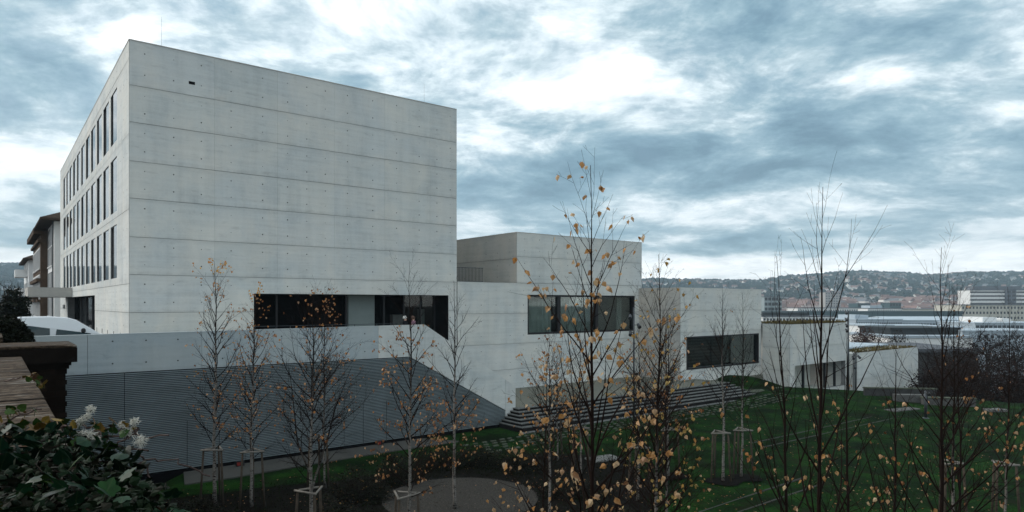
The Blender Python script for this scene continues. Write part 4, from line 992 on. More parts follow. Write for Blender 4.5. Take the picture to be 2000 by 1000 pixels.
def lobed(name, mat, r0, lobes):
    b = MB(); pts = []
    n = len(lobes)
    for a_, rr in lobes: pts.append((r0*rr*math.sin(R(a_)), r0*rr*math.cos(R(a_))))
    i = 0; b.v = [(0, 0, .0)] + [(x, y, -.16*r0*(abs(x)/r0)**1.3-.10*(y/r0)**2*r0) for x, y in pts]
    for k in range(1, n): b.f.append((0, k+1, k)); b.m.append(0)
    b.f.append((0, 1, n)); b.m.append(0)
    b.tube([(0, 0, 0), (0, -r0*.8, -.02)], [.0016, .0014], 4)
    o = b.build(name, mat); me = o.data; bpy.data.objects.remove(o); return me
IV = [(0, 1.25), (16, .95), (28, .72), (52, .95), (68, .92), (88, .62), (118, .70), (150, .55), (172, .30), (188, .30), (210, .55), (242, .70), (272, .62), (292, .92), (308, .95), (332, .72), (344, .95)]
HE = [(0, 1.2), (20, .95), (45, .85), (75, .78), (110, .72), (145, .62), (170, .35), (190, .35), (215, .62), (250, .72), (285, .78), (315, .85), (340, .95)]
IVY = [lobed('leaf', M['ivyleaf'], .060, IV), lobed('leaf', M['ivyleaf'], .066, HE), lobed('leaf', M['ivyleaf'], .052, IV)]
VIN = [lobed('leaf', M['vineyel'], .030, HE), lobed('leaf', M['vineyel'], .026, IV)]
ri = random.Random(77)
def spot3(px_, py_, Y): return Vector(((px_-1000)/1300*Y, Y, EZ-(py_-593)/1300*Y))
ivy = thing('ivy_plant', 'glossy dark green ivy spilling over the wall in the bottom left corner', 'ivy', spot3(140, 1000, 3.0))
ib = wloc(ivy)
def mound(px_, Y):    # height of the ivy mass (as a surface over the wall edge): rounded bank
    return 0
stems = MB()
def ivy_pt():
    y = ri.uniform(2.12, 3.5); ed = -3.14+(4.6-y)*.781; t = 0; e = ri.uniform(-1.15-.25*y, .25); x = ed+e
    zt = EZ-.61-.28*max(0, e+.1)-.55*max(0, e-.35)+.06*noise.noise(Vector((x*4, y*4, 2)))
    return x, y, zt
for k in range(298):
    x, y, zt = ivy_pt(); zt -= abs(ri.gauss(0, .035))
    o = inst('leaf', ri.choice(IVY), Vector((x, y, zt))-ib, ivy, (R(ri.gauss(38, 22)), R(ri.gauss(8, 22)), R(ri.gauss(180, 50))), (ri.uniform(.5, .9),)*3)
for k in range(60):
    x, y, zt = ivy_pt(); q = [Vector((x, y, zt-.04))]; d = Vector((ri.gauss(0, 1), ri.gauss(0, .5), -.35)).normalized()
    for j in range(6): d = (d+Vector((ri.gauss(0, .3), ri.gauss(0, .3), ri.gauss(0, .15)))).normalized(); q.append(q[-1]+d*.07)
    stems.tube(q, [.005-.0005*j for j in range(7)], 5, False)
tag(stems.build('stems', M['darkwood'], ivy), kind='stuff')
und = MB()
for k in range(8000):
    x, y, zt = ivy_pt(); zt -= ri.uniform(.03, .22); c = ri.choice(((.4, 1.6, .6), (.5, 1.2, .4), (.3, 1.0, .45), (.7, .7, .4)))
    leaf_shape(und, Vector((x, y, zt)), Vector((ri.gauss(0,1), ri.gauss(0,1), ri.gauss(0,.6))), Vector((ri.gauss(0,1), ri.gauss(0,1), 1)), ri.uniform(.026, .048), ri.uniform(.022, .04), c)
tag(und.build('undergrowth_leaves', M['shrubleaf'], ivy), kind='stuff')
# climber with yellowing leaves and woolly seed heads
vine = thing('clematis_vine', 'climber with yellowing leaves trailing along the coping above the ivy', 'vine', spot3(120, 860, 3.6))
vb = wloc(vine); vs = MB()
paths = [[(-20, 868, 3.6), (60, 850, 3.6), (150, 846, 3.6), (240, 852, 3.6), (330, 850, 3.55)], [(-10, 838, 3.7), (30, 812, 3.7), (80, 800, 3.7)], [(100, 842, 3.6), (150, 830, 3.55), (200, 838, 3.5), (250, 845, 3.5), (272, 838, 3.45)],
         [(272, 838, 3.45), (262, 850, 3.45), (235, 862, 3.4), (225, 880, 3.4)], [(186, 838, 3.5), (205, 856, 3.45), (208, 872, 3.45), (220, 888, 3.4)], [(-10, 900, 3.4), (90, 880, 3.5), (190, 874, 3.5), (290, 880, 3.5)],
         [(277, 885, 3.4), (280, 900, 3.4), (255, 928, 3.4)], [(262, 905, 3.45), (285, 910, 3.4), (294, 935, 3.4)], [(280, 898, 3.45), (330, 898, 3.6), (372, 912, 3.7), (410, 930, 3.8)], [(10, 745, 5.2), (40, 735, 5.2), (70, 738, 5.1), (82, 750, 5.1)]]
for P_ in paths:
    w = [spot3(*q) for q in P_]; q = []
    for i in range(len(w)-1):
        for j in range(4): q.append(w[i].lerp(w[i+1], j/4)+Vector((ri.gauss(0, .006), ri.gauss(0, .01), ri.gauss(0, .006))))
    q.append(w[-1]); vs.tube(q, [.005]*len(q), 5, False)
tag(vs.build('stems', simple('vine_stem', (.07, .05, .045), .8, var=.4, vscale=20), vine), kind='stuff')
def vleaf(px_, py_, Y, n, sx=16, sy=8):
    for k in range(n):
        p = spot3(px_+ri.gauss(0, sx), py_+ri.gauss(0, sy), Y+ri.gauss(0, .05))
        inst('leaf', ri.choice(VIN), p-vb, vine, (R(ri.gauss(55, 25)), R(ri.gauss(0, 25)), R(ri.gauss(180, 60))), (ri.uniform(.8, 1.4),)*3)
for q in ((40, 800, 3.7, 7, 14, 6), (15, 830, 3.6, 6), (60, 838, 3.6, 7), (100, 826, 3.6, 6), (195, 838, 3.5, 8), (215, 835, 3.5, 7), (150, 842, 3.5, 5), (112, 822, 3.5, 2, 6, 4), (240, 845, 3.5, 5), (62, 735, 5.1, 9, 9, 4), (80, 750, 5.1, 6, 5, 8), (170, 870, 3.4, 6), (120, 866, 3.45, 6), (20, 845, 3.5, 6), (70, 865, 3.5, 5)): vleaf(*q)
M['fluff'] = simple('woolly_seed_fluff', (.55, .53, .47), .95)
def seedhead(px_, py_, Y, rad, label):
    c = spot3(px_, py_, Y); r_ = .82*rad*Y/1300
    t = thing('seed_head', label, 'seed head', c, 'woolly clematis seed heads')
    b = MB()
    for k in range(170):
        d = Vector((ri.gauss(0,1), ri.gauss(0,1), ri.gauss(0,1))).normalized(); e = Vector((ri.gauss(0,1), ri.gauss(0,1), ri.gauss(0,1)))
        o = c+Vector((ri.gauss(0, .4), ri.gauss(0, .4), ri.gauss(0, .4)))*r_
        b.tube([o, o+d*r_*.45+e*r_*.05, o+d*r_*.75+e*r_*.2], [.0011, .0009, .0005], 3, False)
    tag(b.build('fluff', M['fluff'], t), kind='stuff')
    b = MB()
    for k in range(12):
        o = c+Vector((ri.gauss(0,.5), ri.gauss(0,.5), ri.gauss(0,.5)))*r_; b.tube([o, o+Vector((ri.gauss(0,1), ri.gauss(0,1), ri.gauss(0,1)))*.004], [.0022, .0015], 4)
    tag(b.build('seeds', M['darkwood'], t), kind='stuff')
for q in ((178, 800, 3.5, 9, 'topmost woolly seed head rising before the slats'), (170, 814, 3.5, 8, 'woolly seed head just under the topmost one'), (156, 824, 3.5, 10, 'third woolly seed head down on the upright stalk'), (150, 828, 3.5, 8, 'small woolly seed head at the left of the upright stalk'),
          (163, 851, 3.45, 13, 'large woolly seed head in the middle of the vine'), (178, 850, 3.45, 10, 'woolly seed head touching the large middle one'), (263, 824, 3.45, 10, 'woolly seed head at the upper right end of the vine'), (238, 830, 3.45, 8, 'woolly seed head left of the upper right one'), (250, 846, 3.45, 10, 'woolly seed head hanging below the upper right one'),
          (274, 862, 3.4, 14, 'big ragged seed head at the right end above its pale stalk'), (222, 889, 3.4, 9, 'woolly seed head on the white stalk inside the ivy'), (212, 897, 3.4, 8, 'lowest woolly seed head beside the ivy leaves'), (56, 871, 3.4, 7, 'lone white seed head at left above the ivy'), (84, 898, 3.2, 11, 'white seed head among the ivy leaves'), (190, 858, 3.4, 7, 'small seed head right of the large middle one')): seedhead(*q)
# ------------------------------------------------------------------ parked car
CARM = simple('white_car_paint', (.62, .64, .66), .25, spec=.6)
car = thing('parked_car', 'white compact van parked behind the parapet, nose to the right', 'car', A(-5.0, -3.6, ST))
def CP(s, w, h): return A(-5.35+s, -4.4+w, ST+h)         # s: 0 rear .. 4.3 nose; w: 0 near side .. 1.75; h
def loft(b, secs, m=0):
    n = len(secs[0]); i0 = len(b.v)
    for sec in secs: b.v += [tuple(p) for p in sec]
    for k in range(len(secs)-1):
        for j in range(n-1):
            a = i0+k*n+j; b.f.append((a, a+1, a+n+1, a+n)); b.m.append(m)
prof = [(.02, .35), (0, .9), (.06, 1.15), (.2, 1.62), (.35, 1.74), (.9, 1.80), (1.8, 1.81), (2.45, 1.76), (2.75, 1.66), (3.3, 1.28), (3.6, 1.06), (4.1, .93), (4.28, .75), (4.3, .42), (4.25, .32), (3.9, .28), (.3, .28)]
b = MB(); secs = []
for w, ins in ((0, .10), (.05, .02), (.25, 0), (.875, -.01), (1.5, 0), (1.70, .02), (1.75, .10)):
    sec = []
    for s, h in prof:
        tum = max(0, (h-.95))*.16 if w < .3 or w > 1.4 else 0
        ww = w+(tum if w < .875 else -tum); cx, cy = 2.15, .95
        sec.append(CP(s+(cx-s)*ins*.25, ww, h+(cy-h)*ins*.35))
    secs.append(sec+[sec[0]])
loft(b, secs); b.poly(secs[0][:-1]); b.poly(secs[-1][:-1][::-1]); body = b.build('body', CARM, car, False)
GL = glassy('car_glass', (.008, .022, .026), .02)
def side_poly(pts, w, off, name, mat, parent=None):
    b = MB(); b.prism([CP(s, w+max(0, h-.95)*.16*(1 if w < .8 else -1)+off, h) for s, h in pts], V*(.02 if w < .8 else -.02)); return b.build(name, mat, parent or car)
for w, off in ((.018, -.012), (1.732, .012)):
    side_poly([(2.02, 1.03), (3.28, 1.03), (3.22, 1.15), (2.78, 1.50), (2.62, 1.56), (2.10, 1.58)], w, off, 'front_side_window', GL)
    side_poly([(.95, 1.03), (1.82, 1.03), (1.82, 1.58), (1.0, 1.58)], w, off, 'rear_side_window', GL)
    side_poly([(.30, 1.08), (.82, 1.03), (.86, 1.56), (.42, 1.54)], w, off, 'quarter_window', GL)
    side_poly([(2.0, .55), (2.03, .55), (2.03, 1.0), (2.0, 1.0)], w, off, 'door_seam', M['frame'])
    side_poly([(1.96, .92), (1.78, .92), (1.78, .95), (1.96, .95)], w, off-.01, 'door_handle', M['frame'])
b = MB(); b.poly([CP(2.80, .22, 1.655), CP(2.80, 1.53, 1.655), CP(3.32, 1.58, 1.285), CP(3.32, .17, 1.285)]); b.v = [(x, y, z_+.012) for x, y, z_ in b.v]; b.build('windscreen', GL, car)
b = MB(); q = CP(2.92, -.06, 1.12); b.abox(0, .16, 0, .2, 0, .2); o = A(0,0,0); b.v = [(v[0]-o.x+q.x, v[1]-o.y+q.y, v[2]-EZ+q.z-.02) for v in b.v]; ob = b.build('wing_mirror', M['frame'], car); ob.modifiers.new('edge', 'BEVEL').width = .05
for s in (.85, 3.45):
    for w in (-.0, 1.57):
        c = CP(s, w, .31); b = MB(); d = V
        b.tube([c, c+d*.03, c+d*.16, c+d*.19], [.27, .31, .31, .27], 20); wh = b.build('wheel', simple('tyre', (.02, .02, .02), .8) if 'tyre' not in bpy.data.materials else bpy.data.materials['tyre'], car, True)
        b = MB(); b.tube([c-d*.01+d*(.19 if w > 1 else 0), c+d*.02+d*(.17 if w > 1 else 0)], [.19, .19], 16); b.build('rim', M['metal'], wh)
for w in (.2, 1.45):
    b = MB(); q = CP(4.27, w, .72); b.tube([q-U*.1, q+U*.02], [.12, .10], 10); b.build('headlight', M['clear'], car)
# ------------------------------------------------------------------ two people on the terrace
def body_mesh(verts, edges, radii, sub=2):
    me = bpy.data.meshes.new('b'); me.from_pydata(verts, edges, []); o = bpy.data.objects.new('b', me); COL.objects.link(o)
    sk = o.modifiers.new('s', 'SKIN'); o.modifiers.new('d', 'SUBSURF').levels = sub
    for i, r_ in enumerate(radii): me.skin_vertices[0].data[i].radius = r_ if isinstance(r_, tuple) else (r_, r_)
    me.skin_vertices[0].data[0].use_root = True
    dg = bpy.context.evaluated_depsgraph_get(); ev = o.evaluated_get(dg); res = bpy.data.meshes.new_from_object(ev); bpy.data.objects.remove(o); return res
def person(name, label, loc, rz, hgt, coat, hair, trouser, tilt=0.0):
    k = hgt/1.72; root = thing(name, label, 'person', loc, rz=rz)
    v = [(0,0,.95),(0,0,1.15),(0,0,1.36),(.01,0,1.47),(.02,0,1.55),(.03,0,1.64),
         (0,.17,1.40),(-.02,.22,1.14),(.10,.20,.95),(.14,.19,.88), (0,-.17,1.40),(-.02,-.22,1.14),(.10,-.20,.95),(.14,-.19,.88),
         (0,.10,.90),(.02,.10,.50),(-.02,.10,.08),(.10,.10,.03), (0,-.10,.90),(.02,-.10,.50),(-.02,-.10,.08),(.10,-.10,.03)]
    e = [(0,1),(1,2),(2,3),(3,4),(4,5),(2,6),(6,7),(7,8),(8,9),(2,10),(10,11),(11,12),(12,13),(0,14),(14,15),(15,16),(16,17),(0,18),(18,19),(19,20),(20,21)]
    r_ = [(.15,.12),(.15,.115),(.17,.12),(.06,.06),(.075,.085),(.075,.095),(.065,.065),(.05,.05),(.04,.04),(.03,.045),(.065,.065),(.05,.05),(.04,.04),(.03,.045),.09,.065,.045,.04,.09,.065,.045,.04]
    me = body_mesh([(x*k, y*k, z_*k) for x, y, z_ in v], e, [tuple(q*k for q in (x if isinstance(x, tuple) else (x, x))) for x in r_])
    for m_ in (coat, simple('skin_tone', (.42, .26, .19), .6) if 'skin_tone' not in bpy.data.materials else bpy.data.materials['skin_tone'], trouser): me.materials.append(m_)
    for pl in me.polygons:
        c = pl.center; pl.use_smooth = True
        pl.material_index = 1 if c.z > 1.46*k or (c.z < .93*k and abs(c.y) > .155*k and c.z > .8*k) else (2 if c.z < .82*k else 0)
    inst('body', me, (0,0,0), root)
    b = MB(); b.lathe([(.125, -.02), (.15, .15), (.17, .42), (.165, .56), (.10, .62)], (0,0,.80), 14); b.v = [(x*k*.82, y*k*1.18, z_*k) for x, y, z_ in b.v]; b.build('coat', coat, None, True).parent = root
    b = MB(); n = 10
    hv = []
    for i in range(7):
        ph = math.pi*i/6*.62
        hv.append((.112*math.sin(ph)+.001, .128*math.cos(ph)))
    b.lathe(hv[::-1], (.005*k, 0, 1.60*k), 12); b.v = [((x-.022)*1, y*.95, z_) for x, y, z_ in b.v]; b.build('hair', hair, None, True).parent = root
    b = MB(); b.poly([(.115*k, -.012, 1.63*k), (.115*k, .012, 1.63*k), (.14*k, 0, 1.595*k)]); b.poly([(.115*k, -.012, 1.63*k), (.14*k, 0, 1.595*k), (.11*k, 0, 1.59*k)]); b.poly([(.115*k, .012, 1.63*k), (.11*k, 0, 1.59*k), (.14*k, 0, 1.595*k)]); b.build('nose', bpy.data.materials['skin_tone'], None).parent = root
    for y in (-.035, .035):
        b = MB(); b.lathe([(.004, -.008), (.011, 0), (.004, .008)], (.108*k, y, 1.645*k), 6); b.build('eye', M['frame'], None).parent = root
    return root
dk = simple('dark_trousers', (.02, .02, .025), .9)
pa = A(12.05, -6.35, ST); pb_ = A(12.62, -6.2, ST)
person('person', 'person with white hair in a black coat behind the parapet', pa, YAW-.2, 1.70, simple('black_coat', (.012, .012, .014), .9), simple('white_hair', (.55, .53, .50), .9), dk)
person('person', 'person in a mauve coat looking right behind the parapet', pb_, YAW-.1, 1.69, simple('mauve_coat', (.20, .115, .15), .9, var=.3, vscale=12), simple('brown_hair', (.10, .06, .045), .8), dk)
# ------------------------------------------------------------------ houses along the street at left
def wall_windows(root, P, wins, frame=.08):
    for s0, s1, h0, h1 in wins:
        b = MB()
        def bx(b, sa, sb, ha, hb, da, db): b.hexa([P(sa,ha,da),P(sb,ha,da),P(sb,hb,da),P(sa,hb,da),P(sa,ha,db),P(sb,ha,db),P(sb,hb,db),P(sa,hb,db)])
        bx(b, s0-frame, s1+frame, h0-.12, h0, .002, .14); bx(b, s0-frame, s0, h0, h1, .002, .08); bx(b, s1, s1+frame, h0, h1, .002, .08); bx(b, s0-frame, s1+frame, h1, h1+frame, .002, .08)
        w = b.build('window', M['white'], root)
        b = MB(); bx(b, s0, s1, h0, h1, .003, .03); b.build('pane', M['winfar'], w)
        b = MB(); m_ = (s0+s1)/2; bx(b, m_-.04, m_+.04, h0, h1, .031, .06); b.build('glazing_bar', M['frame'], w)
def hip_roof(root, a0, a1, b0, b1, h, rise, over, mat):
    b = MB(); o = over; ca = (a0+a1)/2; r = min(a1-a0, b1-b0)/2
    e = [A(a0-o, b0-o, h), A(a1+o, b0-o, h), A(a1+o, b1+o, h), A(a0-o, b1+o, h)]; t = [A(ca, b0-o+r, h+rise), A(ca, b1+o-r, h+rise)]
    e2 = [p+Vector((0,0,-.22)) for p in e]
    for k in range(4): b.quad(e2[k], e2[(k+1)%4], e[(k+1)%4], e[k])
    b.quad(*e2[::-1]); b.poly([e[0], e[1], t[0]]); b.poly([e[2], e[3], t[1]]); b.quad(e[1], e[2], t[1], t[0]); b.quad(e[3], e[0], t[0], t[1])
    return b.build('roof', mat, root)
H1 = thing('house', 'white plastered house with a brown overhanging roof just behind the tall block', 'house', A(4, 52, ST))
b = MB(); b.abox(-.2, 9, 47.8, 58, ST-1, 9.0); b.build('wall', M['white'], H1)
hip_roof(H1, -.2, 9, 47.8, 58, 9.0, 2.6, 1.3, M['rooftile'])
wall_windows(H1, face_fn('side', -.2), [(50+2.5*k, 51.7+2.5*k, h, h+2.1) for k in range(3) for h in (-1.4, 1.4, 4.2)])
b = MB(); b.abox(-.27, -.21, 49.6, 57.5, 6.3, 8.4); b.build('shutter', M['frame'], H1)
p = A(-.32, 47.95, -2); b = MB(); b.tube([p, A(-.32, 47.95, 8.8)], [.07, .07], 6); b.build('downpipe', M['darkmetal'], H1)
b = MB(); b.abox(-2.5, -.21, 49.5, 57, ST-.4, -1.9); b.build('garage', M['black'], H1)
H2 = thing('house', 'brown sandstone town house with carved cornice behind the white one', 'house', A(3, 65, ST))
b = MB(); b.abox(-.9, 9, 58.2, 76, ST-1, 8.2); b.build('wall', M['sandst'], H2)
b = MB(); b.abox(-1.2, 9, 58.1, 76.2, 7.3, 7.6); b.abox(-1.6, 9, 58.0, 76.4, 8.201, 8.6); b.abox(-1.3, -.91, 58.3, 76, 2.6, 3.0); b.abox(-1.25, -.91, 58.3, 76, .2, .5); b.build('cornice', M['sandst'], H2)
hip_roof(H2, -1.2, 9, 58.2, 76, 8.85, 2.2, .4, M['rooftile'])
wall_windows(H2, face_fn('side', -.9), [(59.5+2.7*k, 61.0+2.7*k, h, h+2.3) for k in range(6) for h in (-1.6, 1.0, 4.2)], .2)
b = MB(); b.abox(-2.0, -.91, 62, 66, .5, 2.0); b.build('bay', M['sandst'], H2)
H3 = thing('house', 'farthest white house with balconies at the end of the street', 'house', A(0, 95, ST))
b = MB(); b.abox(-1.2, 6, 82, 100, ST-1, 6.6); b.build('wall', M['white'], H3); hip_roof(H3, -1.2, 6, 82, 100, 6.6, 2.0, .7, M['rooftile'])
for h_ in (1.2, 4.0):
    b = MB(); b.abox(-2.7, -1.21, 86, 91, h_, h_+.15); b.abox(-2.7, -2.6, 86, 91, h_+.151, h_+1.1); b.abox(-2.6, -1.21, 86, 86.1, h_+.151, h_+1.1); b.build('balcony', M['white'], H3)
wall_windows(H3, face_fn('side', -1.2), [(83+2.4*k, 84.4+2.4*k, h, h+1.6) for k in range(6) for h in (-1.4, 1.5, 4.3)])
# ------------------------------------------------------------------ the town in the valley
def town(name, label, cat, x0, x1, ytop, Y, depth, rows_, wn, wallm, roof=None, yaw=0.0, base=None, win=True, wf=(.62, .55), roofh=0, strip=None, top=None):
    X0, X1 = X_at(x0, Y), X_at(x1, Y); zt = EZ+(593-ytop)/1300*Y; zb = (land((X0+X1)/2, Y+depth/2) if base is None else base)-1
    w = X1-X0; c = Vector(((X0+X1)/2, Y, zb)); t = thing(name, label, cat, c, rz=yaw); h = zt-zb
    def bx(n_, mt, *q):
        b = MB(); b.box(*q); me = bpy.data.meshes.new(n_); me.from_pydata(b.v, [], b.f); me.materials.append(mt); return inst(n_, me, (0,0,0), t)
    bx('wall', wallm, -w/2, w/2, 0, depth, 0, h)
    bx('roof', roof or M['greyroof'], -w/2-.3, w/2+.3, -.3, depth+.3, h+.003, h+.5)
    if roofh:
        b = MB(); q = [(-w/2-.5, -.5, h+.51), (w/2+.5, -.5, h+.51), (w/2+.5, depth+.5, h+.51), (-w/2-.5, depth+.5, h+.51)]
        e = [(-w/2-.5, depth/2, h+roofh), (w/2+.5, depth/2, h+roofh)]
        b.quad(q[0], q[1], e[1], e[0]); b.quad(q[2], q[3], e[0], e[1]); b.poly([q[1], q[2], e[1]]); b.poly([q[3], q[0], e[0]])
        me = bpy.data.meshes.new('pitched_roof'); me.from_pydata(b.v, [], b.f); me.materials.append(roof or M['greyroof']); inst('pitched_roof', me, (0,0,0), t)
    if win and rows_:
        H0 = h-rows_[1]*rows_[0]; cw = w/wn
        ww, wh = cw*wf[0], rows_[1]*wf[1]
        b = MB(); b.box(-ww/2, ww/2, -.06, -.004, 0, wh); me = bpy.data.meshes.new('window'); me.from_pydata(b.v, [], b.f); me.materials.append(M['winfar'])
        for i in range(rows_[0]):
            for k in range(wn): inst('window', me, (-w/2+cw*(k+.5), 0, H0+rows_[1]*(i+.28)), t)
    if strip:
        for (f0, f1, mt, nm) in strip: bx(nm, mt, -w/2+.2, w/2-.2, -.25, -.02, h*f0, h*f1)
    if top:
        for (fx0, fx1, hh, mt, nm) in top: bx(nm, mt, -w/2+w*fx0, -w/2+w*fx1, depth*.2, depth*.8, h+.51, h+hh)
    return t
W2, GR, CR = M['white2'], M['greyroof'], M['cream']
darkband = simple('black_corrugated_metal', (.018, .022, .024), .6)
tealb = simple('teal_glass_block', (.05, .085, .095), .3)
town('office_block', 'tall white slab office block with rows of balconies at the far right', 'office block', 1895, 2012, 567, 560, 16, (8, 3.2), 15, M['white'], wf=(.985, .42), top=[(.1, .9, 3.5, GR, 'penthouse')])
town('office_block', 'grey stair tower joined to the tall white slab block', 'office block', 1966, 1985, 566, 558, 6, (8, 3.4), 2, simple('dark_grey_facing', (.12, .13, .15), .7), wf=(.7, .5))
town('office_block', 'long beige stone building with many small windows below the white slab block', 'office block', 1878, 2080, 596, 470, 30, (4, 3.6), 30, CR, wf=(.5, .45))
town('hall', 'white arched hall with pale parapet in the middle of the town', 'hall', 1695, 1762, 603, 520, 22, (2, 4), 16, M['white'], wf=(.45, .5), top=[(.15, .5, 2.5, W2, 'roof_light')])
town('hall', 'low beige hall right of the white arched hall', 'hall', 1762, 1880, 604, 525, 20, (1, 4), 8, CR, wf=(.5, .4))
town('station_building', 'long white building with a row of small windows left of the white hall', 'building', 1558, 1676, 602, 500, 20, (2, 4), 26, M['white'], wf=(.5, .45))
town('station_building', 'low white curved hall with dark windows behind the garage block', 'building', 1490, 1630, 619, 330, 25, (1, 4.2), 22, M['white'], GR, wf=(.65, .55), top=[(.05, .7, 2.2, darkband, 'roof_band')])
town('office_block', 'teal glazed office block behind the low white hall', 'office block', 1493, 1527, 580, 480, 18, (6, 3.6), 5, simple('teal_concrete', (.26, .31, .32), .6), wf=(.8, .6))
town('tower', 'grey concrete tower block rising beyond the town', 'tower', 1612, 1642, 571, 800, 16, (9, 3), 6, simple('grey_tower', (.33, .32, .31), .8), wf=(.5, .4))
town('office_block', 'dark teal office block left of the white arched hall', 'office block', 1676, 1700, 593, 560, 16, (4, 3.5), 5, tealb, wf=(.7, .5))
town('office_block', 'small glass topped block behind the white arched hall', 'office block', 1738, 1760, 592, 600, 15, (4, 3.5), 4, tealb, wf=(.7, .5))
town('shed', 'long white roofed shed with a window band in the station yard', 'shed', 1745, 1920, 627, 360, 34, (1, 3.5), 30, W2, W2, wf=(.8, .35), roofh=2.2)
town('shed', 'low pale shed with dark window row in front of the yard', 'shed', 1672, 1762, 625, 345, 30, (1, 4), 20, W2, W2, wf=(.7, .4), top=[(.1, .4, 2.5, W2, 'roof_box')])
town('shed', 'flat pale blue roofed shed right of the yard', 'shed', 1905, 2060, 632, 330, 30, (1, 4), 18, W2, W2, wf=(.8, .5), top=[(.2, .38, 3, M['white'], 'roof_box'), (.45, .56, 2.5, M['white'], 'roof_box')])
town('shed', 'wide pale flat roof nearest in the station yard', 'shed', 1680, 1880, 640, 262, 30, (1, 3), 24, W2, W2, wf=(.5, .3))
town('shed', 'pale flat shed near the right edge in front of the yard', 'shed', 1880, 2060, 648, 240, 22, (1, 3), 14, W2, W2, wf=(.5, .3))
town('theatre_building', 'low building with a black corrugated upper storey over a white wall', 'building', 1738, 1900, 660, 150, 20, None, 1, M['white'], W2, win=False)
town('upper_storey', 'black corrugated metal storey on top of the low white building', 'building', 1740, 1872, 644, 155, 14, None, 1, darkband, darkband, base=EZ-(664-593)/1300*150, win=False)
town('shed', 'pale flat roofed shed among the bare trees at right', 'shed', 1893, 1985, 702, 105, 10, None, 1, W2, W2, win=False)
town('annex', 'grey annex with flat roof right of the lowest concrete block', 'building', 1786, 1910, 688, 98, 16, None, 1, M['darkstone'], GR, win=False)
town('viaduct', 'long dark teal viaduct running across the station yard', 'viaduct', 1490, 1880, 609, 430, 8, None, 1, tealb, tealb, win=False)
town('shed', 'low white fascia shed with dark slots left of the black corrugated storey', 'shed', 1690, 1745, 637, 225, 14, (1, 3), 9, M['white'], W2, wf=(.6, .3))
rc = random.Random(5)
# mid town blocks: individual houses with pitched roofs
def house_mesh(w, d, h, rh, wallm, roofm, nm='house'):
    b = MB(); b.box(-w/2, w/2, -d/2, d/2, -4, h)
    o = .4
    q = [(-w/2-o, -d/2-o, h-.1), (w/2+o, -d/2-o, h-.1), (w/2+o, d/2+o, h-.1), (-w/2-o, d/2+o, h-.1)]; e = [(-w/2-o, 0, h+rh), (w/2+o, 0, h+rh)]
    b.quad(q[0], q[1], e[1], e[0], 1); b.quad(q[2], q[3], e[0], e[1], 1); b.poly([(-w/2, -d/2, h), (-w/2, d/2, h), (-w/2, 0, h+rh-.2)][::-1]); b.poly([(w/2, -d/2, h), (w/2, d/2, h), (w/2, 0, h+rh-.2)])
    # window recesses as small dark boxes, two storeys
    for s_ in (-.3, 0, .3):
        for hh in (h*.22, h*.62): b.box(s_*w-.55, s_*w+.55, -d/2-.06, -d/2-.004, hh, hh+1.5, 2)
    me = bpy.data.meshes.new(nm); me.from_pydata(b.v, [], b.f)
    for mt in (wallm, roofm, M['winfar']): me.materials.append(mt)
    me.polygons.foreach_set('material_index', b.m); return me
HM_hill = [house_mesh(rc.uniform(9, 16), rc.uniform(9, 12), rc.uniform(6.5, 10), rc.uniform(3.5, 5.5), M['housewall'], rc.choice((M['redroof'], M['greyroof'], M['rooftile'], M['greyroof']))) for _ in range(8)]
HM_town = [house_mesh(rc.uniform(14, 34), rc.uniform(11, 14), rc.uniform(9, 14), rc.uniform(4, 6), M['housewall'], M['redroof']) for _ in range(6)]
GROUND = []
def put_house(mes, x, y, label, group):
    o = inst('house', rc.choice(mes), (x, y, land(x, y)), None, (0, 0, rc.gauss(0, .5)+(0 if rc.random() < .6 else 1.57)))
    tag(o, label, 'house', group); GROUND.append((x, y))
def far_from(x, y, d): return all((x-a)**2+(y-b)**2 > d*d for a, b in GROUND)
cnt = 0
for k in range(4000):
    if cnt >= 165: break
    y = 1120+1050*rc.random()**.9; px_ = rc.uniform(1262, 2010) if rc.random() < .97 else rc.uniform(0, 52)
    x = X_at(px_, y)
    if noise.noise(Vector((x/190, y/120, 4))) < -.12 or not far_from(x, y, 24): continue
    put_house(HM_hill, x, y, 'small pale house among trees on the far wooded hillside', 'houses on the far hillside'); cnt += 1
cnt = 0
for k in range(4000):
    if cnt >= 115: break
    y = rc.uniform(640, 1130); px_ = rc.uniform(1480, 2010); x = X_at(px_, y)
    if not far_from(x, y, 25): continue
    put_house(HM_town, x, y, 'town house with a long red tiled roof at the foot of the far hill', 'red roofed houses in the valley'); cnt += 1
